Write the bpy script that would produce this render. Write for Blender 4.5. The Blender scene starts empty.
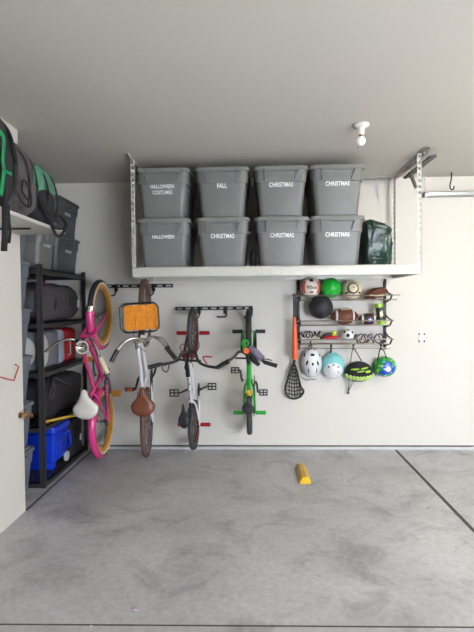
import bpy, bmesh, math, random
from mathutils import Vector, Matrix, noise
R = math.radians
PI = math.pi
scene = bpy.context.scene
col = scene.collection
random.seed(7)

# ------------------------------------------------------------------ camera
F = 480.0
CAM = Vector((0, 0, 1.51))
YAW, PITCH, ROLL = R(2.05), R(1.5), R(0.52)
fw = Vector((-math.sin(YAW) * math.cos(PITCH), math.cos(YAW) * math.cos(PITCH), -math.sin(PITCH)))
r0 = Vector((math.cos(YAW), math.sin(YAW), 0))
u0 = r0.cross(fw)
rt = r0 * math.cos(ROLL) - u0 * math.sin(ROLL)
up = u0 * math.cos(ROLL) + r0 * math.sin(ROLL)
cam_data = bpy.data.cameras.new('camera')
cam = bpy.data.objects.new('camera', cam_data)
col.objects.link(cam)
cam.matrix_world = Matrix((
    (rt.x, up.x, -fw.x, CAM.x), (rt.y, up.y, -fw.y, CAM.y), (rt.z, up.z, -fw.z, CAM.z), (0, 0, 0, 1)))
cam_data.sensor_fit = 'VERTICAL'
cam_data.sensor_height = 32
cam_data.lens = F / 632 * 32
cam_data.clip_end = 60
scene.camera = cam


def ray(px, py):
    return fw + rt * ((px - 237) / F) - up * ((py - 316) / F)


def atY(px, py, Y):
    d = ray(px, py)
    return CAM + d * ((Y - CAM.y) / d.y)


def atX(px, py, X):
    d = ray(px, py)
    return CAM + d * ((X - CAM.x) / d.x)


def atZ(px, py, Z):
    d = ray(px, py)
    return CAM + d * ((Z - CAM.z) / d.z)


# ------------------------------------------------------------------ materials
def srgb(c):
    return tuple(((v / 255) / 12.92 if v / 255 <= 0.04045 else ((v / 255 + 0.055) / 1.055) ** 2.4) for v in c) + (1,)


MATS = {}


def mat(name, c, rough=0.5, metal=0.0, var=0.06, scale=12.0, bump=0.0, bscale=60.0, spec=0.5, coat=0.0, trans=0.0, emit=0.0):
    if name in MATS:
        return MATS[name]
    m = bpy.data.materials.new(name)
    m.use_nodes = True
    nt = m.node_tree
    b = nt.nodes['Principled BSDF']
    col_ = srgb(c)
    tc = nt.nodes.new('ShaderNodeTexCoord')
    n = nt.nodes.new('ShaderNodeTexNoise')
    n.inputs['Scale'].default_value = scale
    n.inputs['Detail'].default_value = 4
    nt.links.new(tc.outputs['Object'], n.inputs['Vector'])
    rp = nt.nodes.new('ShaderNodeValToRGB')
    rp.color_ramp.elements[0].position = 0.3
    rp.color_ramp.elements[1].position = 0.7
    rp.color_ramp.elements[0].color = tuple(v * (1 - var) for v in col_[:3]) + (1,)
    rp.color_ramp.elements[1].color = tuple(min(1, v * (1 + var)) for v in col_[:3]) + (1,)
    nt.links.new(n.outputs['Fac'], rp.inputs['Fac'])
    nt.links.new(rp.outputs['Color'], b.inputs['Base Color'])
    b.inputs['Roughness'].default_value = rough
    b.inputs['Metallic'].default_value = metal
    b.inputs['Specular IOR Level'].default_value = spec
    b.inputs['Coat Weight'].default_value = coat
    b.inputs['Transmission Weight'].default_value = trans
    if emit:
        b.inputs['Emission Color'].default_value = col_
        b.inputs['Emission Strength'].default_value = emit
    if bump:
        n2 = nt.nodes.new('ShaderNodeTexNoise')
        n2.inputs['Scale'].default_value = bscale
        n2.inputs['Detail'].default_value = 3
        nt.links.new(tc.outputs['Object'], n2.inputs['Vector'])
        bp = nt.nodes.new('ShaderNodeBump')
        bp.inputs['Strength'].default_value = bump
        bp.inputs['Distance'].default_value = 0.01
        nt.links.new(n2.outputs['Fac'], bp.inputs['Height'])
        nt.links.new(bp.outputs['Normal'], b.inputs['Normal'])
    MATS[name] = m
    return m


M_wall = mat('wall_paint', (220, 214, 204), 0.75, var=0.015, scale=1.2, bump=0.06, bscale=90)
M_ceil = mat('ceiling_paint', (216, 210, 199), 0.8, var=0.015, scale=0.9, bump=0.08, bscale=70)
M_bin = mat('bin_plastic', (116, 116, 114), 0.42, var=0.05, bump=0.05, bscale=200)
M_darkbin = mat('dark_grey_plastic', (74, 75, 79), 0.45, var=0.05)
M_lid = mat('lid_plastic', (128, 128, 125), 0.45, var=0.04)
M_bluebin = mat('blue_grey_plastic', (112, 118, 128), 0.42, var=0.04)
M_letter = mat('white_vinyl', (240, 240, 236), 0.5, var=0.01)
M_rackw = mat('rack_white_enamel', (204, 201, 191), 0.4, var=0.02)
M_black = mat('black_metal', (30, 30, 31), 0.4, var=0.1, spec=0.5)
M_shelf = mat('shelf_black_steel', (52, 51, 51), 0.45, var=0.1)
M_rubber = mat('tyre_rubber', (38, 37, 38), 0.75, var=0.12, bump=0.3, bscale=90)
M_greytire = mat('grey_tyre', (66, 66, 68), 0.7, var=0.1, bump=0.3, bscale=90)
M_chrome = mat('chrome', (205, 203, 198), 0.18, 1.0, var=0.03)
M_spoke = mat('spoke_steel', (150, 150, 148), 0.3, 0.9, var=0.03)
M_pink = mat('pink_paint', (228, 66, 134), 0.25, var=0.03, coat=0.5)
M_gold = mat('amber_rim', (222, 150, 48), 0.35, var=0.05)
M_cream = mat('cream_rubber', (226, 210, 172), 0.6, var=0.05)
M_whitep = mat('white_paint', (225, 224, 222), 0.3, var=0.03, coat=0.4)
M_brownt = mat('brown_tyre', (104, 76, 66), 0.65, var=0.1, bump=0.2)
M_leather = mat('brown_leather', (112, 60, 36), 0.4, var=0.15, bump=0.15, bscale=70)
M_orange = mat('orange_stained_wood', (232, 142, 28), 0.5, var=0.14, scale=22)
M_red = mat('red_anodised', (176, 24, 34), 0.3, 0.3, var=0.05)
M_redp = mat('red_plastic', (192, 28, 34), 0.4, var=0.06)
M_darkred = mat('dark_red_paint', (110, 20, 28), 0.35, var=0.1)
M_green = mat('green_paint', (30, 170, 44), 0.28, var=0.06, coat=0.4)
M_orefl = mat('orange_reflector', (222, 92, 40), 0.3, var=0.08)
M_dsaddle = mat('dark_vinyl', (44, 44, 47), 0.35, var=0.08)
M_wsaddle = mat('white_vinyl_saddle', (222, 216, 204), 0.4, var=0.03)
M_yellow = mat('yellow_paint', (240, 192, 24), 0.45, var=0.08, bump=0.1)
M_blue = mat('blue_plastic', (18, 60, 205), 0.3, var=0.08)
M_blackfab = mat('black_fabric', (38, 36, 38), 0.85, var=0.2, bump=0.5, bscale=40)
M_greyfab = mat('grey_fabric', (92, 84, 84), 0.85, var=0.15, bump=0.5, bscale=40)
M_duffel = mat('charcoal_duffel_fabric', (74, 70, 74), 0.7, var=0.15, bump=0.5, bscale=30)
M_tealfab = mat('teal_green_fabric', (84, 140, 116), 0.8, var=0.15, bump=0.5, bscale=40)
M_strapg = mat('bright_green_webbing', (10, 140, 84), 0.6, var=0.1)
M_brass = mat('tarnished_brass', (150, 118, 78), 0.4, 0.7, var=0.3, scale=60)
M_porc = mat('porcelain', (236, 232, 224), 0.25, var=0.01)
M_bulb = mat('frosted_glass', (246, 243, 236), 0.25, var=0.01, emit=0.15)
M_galv = mat('galvanised_steel', (176, 180, 184), 0.35, 0.7, var=0.06, scale=30)
M_yellowbar = mat('yellow_bar', (196, 158, 40), 0.5, var=0.1)
M_teal = mat('teal_shell', (132, 206, 208), 0.3, var=0.02, coat=0.3)
M_white = mat('white_shell', (230, 230, 230), 0.3, var=0.01, coat=0.3)
M_lime = mat('lime_plastic', (156, 206, 52), 0.35, var=0.06, coat=0.3)
M_palelime = mat('pale_lime_rubber', (190, 222, 120), 0.5, var=0.05)
M_blueh = mat('royal_blue_shell', (24, 76, 196), 0.3, var=0.06, coat=0.3)
M_greenh = mat('green_shell', (36, 160, 74), 0.3, var=0.08, coat=0.3)
M_darkslot = mat('dark_slot', (22, 22, 24), 0.8, var=0.05)
M_silver = mat('silver_wire', (158, 150, 142), 0.3, 0.8, var=0.05)
M_greyboard = mat('dark_grey_grip_surface', (96, 94, 90), 0.8, var=0.1)
M_peach = mat('peach_cream_leather', (240, 226, 212), 0.5, var=0.03)
M_coral = mat('coral_panel', (226, 92, 78), 0.5, var=0.04)
M_greenball = mat('green_ball', (34, 190, 58), 0.45, var=0.05)
M_bball = mat('black_ball', (42, 41, 46), 0.55, var=0.08, bump=0.3, bscale=160)
M_football = mat('football_leather', (112, 58, 38), 0.5, var=0.12, bump=0.3, bscale=160)
M_dfootball = mat('dark_football', (64, 40, 32), 0.45, var=0.12, bump=0.2, bscale=160)
M_indigo = mat('indigo_cord', (52, 48, 76), 0.6, var=0.1)
M_bright_orange = mat('orange_barrel', (240, 96, 50), 0.35, var=0.06)
M_coolergrey = mat('cooler_grey', (120, 122, 128), 0.45, var=0.05)
M_coolerwhite = mat('cooler_white', (208, 206, 200), 0.45, var=0.04)
M_coolerlight = mat('cooler_light_blue', (176, 184, 200), 0.45, var=0.04)
M_lilac = mat('lilac_grey_fabric', (124, 116, 138), 0.8, var=0.1, bump=0.3)


def floor_material():
    m = bpy.data.materials.new('trowelled_concrete')
    m.use_nodes = True
    nt = m.node_tree
    b = nt.nodes['Principled BSDF']
    tc = nt.nodes.new('ShaderNodeTexCoord')

    def noise_(scale, detail, rough, dist=0.0):
        n = nt.nodes.new('ShaderNodeTexNoise')
        n.inputs['Scale'].default_value = scale
        n.inputs['Detail'].default_value = detail
        n.inputs['Roughness'].default_value = rough
        n.inputs['Distortion'].default_value = dist
        nt.links.new(tc.outputs['Object'], n.inputs['Vector'])
        return n

    def ramp(n, p0, p1, c0, c1):
        r = nt.nodes.new('ShaderNodeValToRGB')
        r.color_ramp.elements[0].position = p0
        r.color_ramp.elements[1].position = p1
        r.color_ramp.elements[0].color = srgb(c0)
        r.color_ramp.elements[1].color = srgb(c1)
        nt.links.new(n.outputs['Fac'], r.inputs['Fac'])
        return r

    def mul(a, b_, fac=1.0):
        mx = nt.nodes.new('ShaderNodeMix')
        mx.data_type = 'RGBA'
        mx.blend_type = 'MULTIPLY'
        mx.inputs['Factor'].default_value = fac
        nt.links.new(a, mx.inputs['A'])
        nt.links.new(b_, mx.inputs['B'])
        return mx.outputs['Result']
    a = ramp(noise_(1.1, 6, 0.6, 0.6), 0.36, 0.62, (186, 185, 186), (208, 207, 208))
    s = ramp(noise_(2.7, 8, 0.7, 0.8), 0.28, 0.50, (186, 184, 188), (255, 255, 255))
    g = ramp(noise_(26, 8, 0.75), 0.3, 0.62, (215, 213, 211), (255, 255, 255))
    d = ramp(noise_(7, 6, 0.7, 1.5), 0.24, 0.36, (160, 158, 160), (255, 255, 255))
    c = mul(mul(mul(a.outputs['Color'], s.outputs['Color'], 0.8), g.outputs['Color'], 0.75), d.outputs['Color'], 0.8)
    nt.links.new(c, b.inputs['Base Color'])
    rr = nt.nodes.new('ShaderNodeMapRange')
    rr.inputs['To Min'].default_value = 0.32
    rr.inputs['To Max'].default_value = 0.58
    nt.links.new(noise_(3, 5, 0.6).outputs['Fac'], rr.inputs['Value'])
    nt.links.new(rr.outputs['Result'], b.inputs['Roughness'])
    bp = nt.nodes.new('ShaderNodeBump')
    bp.inputs['Strength'].default_value = 0.08
    nt.links.new(noise_(14, 6, 0.7).outputs['Fac'], bp.inputs['Height'])
    nt.links.new(bp.outputs['Normal'], b.inputs['Normal'])
    return m


M_floor = floor_material()
M_joint = mat('joint_filler_gap_shade', (84, 80, 76), 0.9, var=0.2, scale=40)
M_curb = mat('curb_concrete', (206, 206, 206), 0.8, var=0.06)


def bag_material():
    m = mat('dark_green_plastic_bag', (24, 54, 44), 0.3, var=0.35, scale=8, bump=0.9, bscale=24, coat=0.2)
    return m


M_bag = bag_material()


# ------------------------------------------------------------------ mesh builder
class MB:
    def __init__(s):
        s.bm = bmesh.new()

    def box(s, c, size, rot=None, bev=0.0):
        c = Vector(c)
        r = bmesh.ops.create_cube(s.bm, size=1.0)
        vs = r['verts']
        Mt = Matrix.Translation(c) @ (rot.to_4x4() if rot is not None else Matrix.Identity(4)) @ Matrix.Diagonal((size[0], size[1], size[2], 1))
        bmesh.ops.transform(s.bm, matrix=Mt, verts=vs)
        if bev > 0:
            es = list({e for v in vs for e in v.link_edges})
            bmesh.ops.bevel(s.bm, geom=es, offset=bev, segments=2, affect='EDGES', profile=0.5)
        return s

    def mm(s, a, b, bev=0.0):
        a, b = Vector(a), Vector(b)
        return s.box((a + b) / 2, [abs(b[i] - a[i]) for i in range(3)], bev=bev)

    def tube(s, pts, r, n=10, cap=True, sub=0, sc=None, closed=False):
        pts = [Vector(p) for p in pts]
        if sub:
            pts = smooth(pts, sub, closed)
        N = len(pts)
        rs = r if isinstance(r, (list, tuple)) else [r] * N
        if len(rs) != N:
            k = len(rs)
            rs = [rs[min(k - 1, int(i / (N - 1) * (k - 1)))] + (rs[min(k - 1, int(i / (N - 1) * (k - 1)) + 1)] - rs[min(k - 1, int(i / (N - 1) * (k - 1)))]) * ((i / (N - 1) * (k - 1)) % 1) for i in range(N)]
        rings = []
        prev = None
        for i, p in enumerate(pts):
            if closed:
                t = pts[(i + 1) % N] - pts[i - 1]
            else:
                t = pts[min(N - 1, i + 1)] - pts[max(0, i - 1)]
            if t.length < 1e-9:
                t = Vector((0, 0, 1))
            t.normalize()
            if prev is None:
                ref = Vector((0, 0, 1)) if abs(t.z) < 0.9 else Vector((1, 0, 0))
                a = t.cross(ref).normalized()
            else:
                a = prev - t * prev.dot(t)
                a = a.normalized() if a.length > 1e-6 else t.orthogonal().normalized()
            prev = a
            b = t.cross(a)
            w, h = (sc if sc else (1, 1))
            rings.append([s.bm.verts.new(p + (a * math.cos(2 * PI * k / n) * w + b * math.sin(2 * PI * k / n) * h) * rs[i]) for k in range(n)])
        M_ = N if closed else N - 1
        for i in range(M_):
            A, B = rings[i], rings[(i + 1) % N]
            for k in range(n):
                s.bm.faces.new((A[k], A[(k + 1) % n], B[(k + 1) % n], B[k]))
        if cap and not closed:
            s.bm.faces.new(list(reversed(rings[0])))
            s.bm.faces.new(rings[-1])
        return s

    def torus(s, c, axis, Rr, r, n=48, m=10, a0=0, a1=2 * PI, b0=0, b1=2 * PI, squash=1.0, ref=None):
        c = Vector(c)
        axis = Vector(axis).normalized()
        e1 = (Vector(ref) if ref is not None else axis.orthogonal()).normalized()
        e2 = axis.cross(e1)
        full = abs(a1 - a0 - 2 * PI) < 1e-6
        fullb = abs(b1 - b0 - 2 * PI) < 1e-6
        NN = n if full else n + 1
        MM = m if fullb else m + 1
        g = []
        for i in range(NN):
            a = a0 + (a1 - a0) * i / n
            d = e1 * math.cos(a) + e2 * math.sin(a)
            g.append([s.bm.verts.new(c + d * (Rr + r * math.cos(b0 + (b1 - b0) * j / m)) + axis * (r * squash * math.sin(b0 + (b1 - b0) * j / m))) for j in range(MM)])
        for i in range(n):
            A, B = g[i], g[(i + 1) % NN]
            for j in range(m):
                s.bm.faces.new((A[j], A[(j + 1) % MM], B[(j + 1) % MM], B[j]))
        return s

    def ell(s, c, rad, rot=None, n=24, m=14, p=1.0, fn=None, q=1.0):
        """superellipsoid; p<1 boxy around z, q<1 boxy in height"""
        c = Vector(c)

        def sp(v, e):
            return math.copysign(abs(v) ** e, v)
        rows = []
        for j in range(1, m):
            ph = -PI / 2 + PI * j / m
            row = []
            for i in range(n):
                th = 2 * PI * i / n
                v = Vector((sp(math.cos(ph), q) * sp(math.cos(th), p) * rad[0], sp(math.cos(ph), q) * sp(math.sin(th), p) * rad[1], sp(math.sin(ph), q) * rad[2]))
                if fn:
                    v = fn(v)
                if rot is not None:
                    v = rot @ v
                row.append(s.bm.verts.new(c + v))
            rows.append(row)
        ends = []
        for sg in (-1, 1):
            v = Vector((0, 0, sg * rad[2]))
            if fn:
                v = fn(v)
            if rot is not None:
                v = rot @ v
            ends.append(s.bm.verts.new(c + v))
        for j in range(len(rows) - 1):
            for i in range(n):
                s.bm.faces.new((rows[j][i], rows[j][(i + 1) % n], rows[j + 1][(i + 1) % n], rows[j + 1][i]))
        for i in range(n):
            s.bm.faces.new((ends[0], rows[0][(i + 1) % n], rows[0][i]))
            s.bm.faces.new((rows[-1][i], rows[-1][(i + 1) % n], ends[1]))
        return s

    def lathe(s, c, axis, prof, n=24, capa=True, capb=True):
        c = Vector(c)
        axis = Vector(axis).normalized()
        e1 = axis.orthogonal().normalized()
        e2 = axis.cross(e1)
        rings = []
        for (r, h) in prof:
            rings.append([s.bm.verts.new(c + axis * h + (e1 * math.cos(2 * PI * k / n) + e2 * math.sin(2 * PI * k / n)) * max(r, 1e-4)) for k in range(n)])
        for A, B in zip(rings, rings[1:]):
            for k in range(n):
                s.bm.faces.new((A[k], A[(k + 1) % n], B[(k + 1) % n], B[k]))
        if capa:
            s.bm.faces.new(list(reversed(rings[0])))
        if capb:
            s.bm.faces.new(rings[-1])
        return s

    def prism(s, pts, off):
        """closed polygon extruded along vector off"""
        off = Vector(off)
        a = [s.bm.verts.new(Vector(p)) for p in pts]
        b = [s.bm.verts.new(Vector(p) + off) for p in pts]
        n = len(a)
        s.bm.faces.new(a)
        s.bm.faces.new(list(reversed(b)))
        for i in range(n):
            s.bm.faces.new((a[i], b[i], b[(i + 1) % n], a[(i + 1) % n]))
        return s

    def rloft(s, levels, cr=0.05, seg=4, cap0=True, cap1=True):
        """levels: (z, wx, wy, corner) rounded rectangles about the z axis"""
        rings = []
        for (z, wx, wy, c) in levels:
            ring = []
            for qx, qy, a0 in ((1, 1, 0), (-1, 1, PI / 2), (-1, -1, PI), (1, -1, 1.5 * PI)):
                for k in range(seg + 1):
                    a = a0 + PI / 2 * k / seg
                    ring.append(s.bm.verts.new((qx * (wx / 2 - c) + c * math.cos(a), qy * (wy / 2 - c) + c * math.sin(a), z)))
            rings.append(ring)
        n = len(rings[0])
        for A, B in zip(rings, rings[1:]):
            for k in range(n):
                s.bm.faces.new((A[k], A[(k + 1) % n], B[(k + 1) % n], B[k]))
        if cap0:
            s.bm.faces.new(list(reversed(rings[0])))
        if cap1:
            s.bm.faces.new(rings[-1])
        return s

    def build(s, name, material, parent=None, smooth_=True, loc=None):
        bmesh.ops.recalc_face_normals(s.bm, faces=s.bm.faces)
        me = bpy.data.meshes.new(name)
        s.bm.to_mesh(me)
        s.bm.free()
        me.materials.append(material)
        for p in me.polygons:
            p.use_smooth = smooth_
        if smooth_:
            try:
                me.set_sharp_from_angle(angle=R(38))
            except Exception:
                pass
        o = bpy.data.objects.new(name, me)
        col.objects.link(o)
        if parent is not None:
            o.parent = parent
        if loc is not None:
            o.location = loc
        return o


def smooth(pts, sub, closed=False):
    out = []
    N = len(pts)
    rng = N if closed else N - 1
    for i in range(rng):
        if closed:
            p0, p1, p2, p3 = pts[i - 1], pts[i], pts[(i + 1) % N], pts[(i + 2) % N]
        else:
            p0, p1, p2, p3 = pts[max(0, i - 1)], pts[i], pts[i + 1], pts[min(N - 1, i + 2)]
        for k in range(sub):
            t = k / sub
            out.append(0.5 * ((2 * p1) + (p2 - p0) * t + (2 * p0 - 5 * p1 + 4 * p2 - p3) * t * t + (3 * p1 - p0 - 3 * p2 + p3) * t ** 3))
    if not closed:
        out.append(pts[-1])
    return out


def thing(name, label, cat, loc=(0, 0, 0), rz=0.0, group=None):
    o = bpy.data.objects.new(name, None)
    o.empty_display_size = 0.1
    col.objects.link(o)
    o.location = loc
    o.rotation_euler = (0, 0, rz)
    tag(o, label, cat, group)
    return o


def tag(o, label, cat, group=None, kind=None):
    if label:
        o['label'] = label
    if cat:
        o['category'] = cat
    if group:
        o['group'] = group
    if kind:
        o['kind'] = kind
    return o


def struct(o, label=None):
    o['kind'] = 'structure'
    if label:
        o['label'] = label
    return o


def copy_tree(o, parent=None):
    c = o.copy()
    col.objects.link(c)
    if parent is not None:
        c.parent = parent
    for ch in [x for x in bpy.data.objects if x.parent == o]:
        copy_tree(ch, c)
    return c


_tc = {}


def text_bm(txt, width, depth=0.0015, bold=0.0, tall=1.0):
    """letters in the xz plane, centred, facing -y"""
    cu = bpy.data.curves.new('t', 'FONT')
    cu.body = txt
    cu.align_x = 'CENTER'
    cu.align_y = 'CENTER'
    cu.space_line = 1.05
    cu.offset = bold
    cu.extrude = 0.0
    cu.resolution_u = 3
    o = bpy.data.objects.new('t', cu)
    col.objects.link(o)
    dg = bpy.context.evaluated_depsgraph_get()
    me = bpy.data.meshes.new_from_object(o.evaluated_get(dg))
    bpy.data.objects.remove(o)
    bpy.data.curves.remove(cu)
    mb = MB()
    mb.bm.from_mesh(me)
    bpy.data.meshes.remove(me)
    xs = [v.co.x for v in mb.bm.verts]
    ys = [v.co.y for v in mb.bm.verts]
    k = width / (max(xs) - min(xs))
    cx, cy = (max(xs) + min(xs)) / 2, (max(ys) + min(ys)) / 2
    for v in mb.bm.verts:
        v.co = Vector(((v.co.x - cx) * k, 0, (v.co.y - cy) * k * tall))
    r = bmesh.ops.extrude_face_region(mb.bm, geom=list(mb.bm.faces))
    for g in r['geom']:
        if isinstance(g, bmesh.types.BMVert):
            g.co.y -= depth
    return mb


def xf(mb, M_):
    bmesh.ops.transform(mb.bm, matrix=M_, verts=list(mb.bm.verts))
    return mb


def wrap_sphere(mb, c, rad, lift=0.001):
    """push a mesh drawn in xz (facing -y) onto the front of a sphere"""
    c = Vector(c)
    for v in mb.bm.verts:
        x, z, e = v.co.x, v.co.z, -v.co.y
        a, b = x / rad, z / rad
        d = Vector((math.sin(a) * math.cos(b), -math.cos(a) * math.cos(b), math.sin(b)))
        v.co = c + d * (rad + lift + e)
    return mb


# ------------------------------------------------------------------ the garage
D = 4.95
H = 2.77
XA = -1.69      # aisle face of the partition
XALC = -2.70    # alcove side wall
XR = 4.49
YB = -1.3       # garage door line, behind the camera

mb = MB(); mb.mm((XALC - .12, YB, -0.15), (XR + .12, D + .12, 0))
struct(mb.build('floor', M_floor, smooth_=False), 'smooth grey concrete slab floor with blotchy stains')
mb = MB(); mb.mm((XALC - .12, YB, H), (XR + .12, D + .12, H + .12))
struct(mb.build('ceiling', M_ceil, smooth_=False), 'plain painted ceiling')
mb = MB(); mb.mm((XALC - .12, D, 0.0), (XR + .12, D + .12, H))
struct(mb.build('wall_back', M_wall, smooth_=False), 'off-white painted back wall')
mb = MB(); mb.mm((XR, YB, 0), (XR + .12, D, H))
struct(mb.build('wall_right', M_wall, smooth_=False))
mb = MB(); mb.mm((XA - .08, YB, 0), (XA, 3.43, H))
struct(mb.build('wall_left', M_wall, smooth_=False), 'white partition wall ending beside the storage alcove')
mb = MB(); mb.mm((XALC - .12, 2.9, 0), (XALC, D, H))
struct(mb.build('wall_alcove', M_wall, smooth_=False))
mb = MB(); mb.mm((XALC, 2.8, 0), (XA - .08, 2.9, H))
struct(mb.build('wall_alcove_front', M_wall, smooth_=False))
mb = MB()
mb.mm((XALC, YB - .12, 0), (1.5, YB, H)); mb.mm((4.2, YB - .12, 0), (XR + .12, YB, H)); mb.mm((1.5, YB - .12, 2.2), (4.2, YB, H))  # unseen wall, door opening narrowed so less light reaches the left side
struct(mb.build('wall_front', M_wall, smooth_=False))
# low concrete footing under the back wall and a dark strip coloured as the shade of its gap
mb = MB(); mb.mm((-1.685, D - .035, 0.0), (XR, D - .001, 0.028), bev=.004)
struct(mb.build('trim_1', M_curb), 'pale concrete footing strip under the back wall')
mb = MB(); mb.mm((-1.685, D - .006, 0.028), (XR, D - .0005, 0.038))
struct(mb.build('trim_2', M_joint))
# expansion joints
mb = MB(); mb.mm((-1.697, 3.43, 0.0), (-1.682, D - .04, 0.0025))
struct(mb.build('trim_3', M_joint), 'dark joint line in the floor beside the shelving')
mb = MB(); mb.mm((1.42, 3.0 - 1.0, 0.0), (1.445, D - .04, 0.0025))
struct(mb.build('trim_4', M_joint), 'dark expansion joint running to the back wall on the right')
ja, jb = atZ(0, 624.5, 0), atZ(474, 627.5, 0)
mb = MB(); dv = (jb - ja).normalized(); pv = Vector((-dv.y, dv.x, 0)) * .004
mb.prism([ja - dv - pv, jb + dv - pv, jb + dv + pv, ja - dv + pv], (0, 0, .002))
struct(mb.build('trim_5', M_joint, smooth_=False), 'thin saw-cut joint crossing the floor nearest the viewer')

# ------------------------------------------------------------------ overhead rack
FY, BY = 4.10, 4.87
DZ = 1.825
LXp = atY(133.2, 220, FY).x
RXp = atY(419.5, 220, FY).x
rack = thing('ceiling_storage_rack', 'white steel ceiling-hung storage rack with perforated uprights and wire deck', 'storage rack', (LXp, FY, DZ - .09))
O = Vector(rack.location)


def perf_post(x, y, sx, sy, z0, z1, name='upright'):
    """perforated angle: two legs, each two rails joined by rungs"""
    m_ = MB()
    W, t = 0.036, 0.003
    z0 -= O.z; z1 -= O.z; x -= O.x; y -= O.y
    n = int((z1 - z0) / 0.05)
    for leg in (0, 1):
        for a, b in ((0, .010), (W - .010, W)):
            if leg == 0:
                m_.mm((x + sx * a, y, z0), (x + sx * b, y + sy * t, z1))
            else:
                m_.mm((x, y + sy * a, z0), (x + sx * t, y + sy * b, z1))
        for k in range(n + 1):
            zc = z0 + (z1 - z0) * k / n
            za, zb = max(z0, zc - .012), min(z1, zc + .012)
            if leg == 0:
                m_.mm((x + sx * .010, y, za), (x + sx * (W - .010), y + sy * t, zb))
            else:
                m_.mm((x, y + sy * .010, za), (x + sx * t, y + sy * (W - .010), zb))
    return m_.build(name, M_rackw, rack, smooth_=False)


perf_post(LXp - .018, FY, 1, 1, DZ - .08, H - .02)
perf_post(RXp + .018, FY, -1, 1, DZ - .08, H - .02)
perf_post(LXp - .018, BY, 1, -1, DZ - .08, H - .02)
perf_post(RXp + .018, BY, -1, -1, DZ - .08, H - .02)


def perf_rail(p0, p1, w=.035, horizontal_dir=(1, 0, 0), name='ceiling_angle'):
    """slotted strip flat under the ceiling plus a short vertical leg"""
    m_ = MB()
    p0, p1 = Vector(p0) - O, Vector(p1) - O
    d = (p1 - p0); L = d.length; d.normalize()
    s_ = Vector((d.y, -d.x, 0))
    rot = Matrix((d, s_, Vector((0, 0, 1)))).transposed()
    for a in (-w / 2 + .005, w / 2 - .005):
        m_.box((p0 + p1) / 2 + s_ * a, (L, .011, .003), rot)
    n = int(L / .06)
    for k in range(n + 1):
        m_.box(p0 + d * (L * k / n) , (.022, w, .003), rot)
    m_.box((p0 + p1) / 2 + s_ * (w / 2) + Vector((0, 0, -.005)), (L, .003, .010), rot)
    for a in (-1, 1):
        zz = -.018
        m_.box((p0 + p1) / 2 + s_ * (w / 2) + Vector((0, 0, zz - .012)), (L, .003, .006), rot)
    for k in range(n + 1):
        m_.box(p0 + d * (L * k / n) + s_ * (w / 2) + Vector((0, 0, -.018)), (.022, .003, .02), rot)
    return m_.build(name, M_rackw, rack, smooth_=False)


perf_rail((LXp - .02, FY - .12, H - .003), (LXp - .02, D - .02, H - .003))
perf_rail((RXp + .02, FY - .12, H - .003), (RXp + .02, D - .02, H - .003))
perf_rail((LXp, BY + .02, H - .006), (RXp, BY + .02, H - .006), name='ceiling_angle')
# deck beams
m_ = MB(); m_.mm((0, -.004, 0.008), (RXp - LXp, .02, .085), bev=.003)
fb = m_.build('front_beam', M_rackw, rack)
for px_ in (262, 271, 281, 384, 390):
    xh = atY(px_, 270, FY).x - O.x
    for zz in (.03, .062):
        m_ = MB(); m_.lathe((xh, -.0045, zz), (0, -1, 0), [(.004, 0), (.004, .002)], 8)
        m_.build('bolt', M_spoke, fb)
m_ = MB(); m_.mm((0, BY - FY - .02, 0.008), (RXp - LXp, BY - FY + .004, .085), bev=.003)
m_.build('rear_beam', M_rackw, rack)
for xx in (0, RXp - LXp):
    m_ = MB(); m_.mm((xx - .01, 0, .008), (xx + .01, BY - FY, .085), bev=.003)
    m_.build('side_beam', M_rackw, rack)
for k in range(1, 4):
    xx = (RXp - LXp) * k / 4
    m_ = MB(); m_.mm((xx - .015, .02, .045), (xx + .015, BY - FY - .02, .075))
    m_.build('cross_beam', M_rackw, rack)
m_ = MB()
W_ = RXp - LXp
for k in range(60):
    xx = .02 + (W_ - .04) * k / 59
    m_.box((xx, (BY - FY) / 2, .0875), (.005, BY - FY, .004))
for k in range(8):
    m_.box((W_ / 2, .003 + (BY - FY - .006) * k / 7, .0895), (W_, .006, .005))
m_.build('wire_deck', M_rackw, rack, smooth_=False)

# ------------------------------------------------------------------ storage totes
BINH = 0.432


def bin_proto(name, w, l, h, bm_, lm_, label, cat, group, text_side='front'):
    t = thing(name, label, cat, group=group)
    k = w / .475
    m_ = MB()
    m_.rloft([(0, w * .74, l * .84, .03 * k), (.006, w * .77, l * .86, .04 * k), (h * .66, w * .875, l * .925, .045 * k),
              (h * .665, w * .915, l * .95, .05 * k), (h * .93, w * .94, l * .965, .05 * k)])
    m_.build('body', bm_, t)
    m_ = MB()
    m_.rloft([(h * .905, w * .97, l * .98, .05 * k), (h * .905, w * 1.0, l * 1.0, .055 * k), (h * .955, w * 1.0, l * 1.0, .055 * k),
              (h * .975, w * .985, l * .99, .055 * k), (h * .975, w * .93, l * .95, .05 * k), (h * .965, w * .9, l * .93, .05 * k),
              (h * .965, w * .86, l * .9, .05 * k), (h, w * .84, l * .885, .05 * k)])
    m_.build('lid', lm_, t)
    return t


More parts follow.
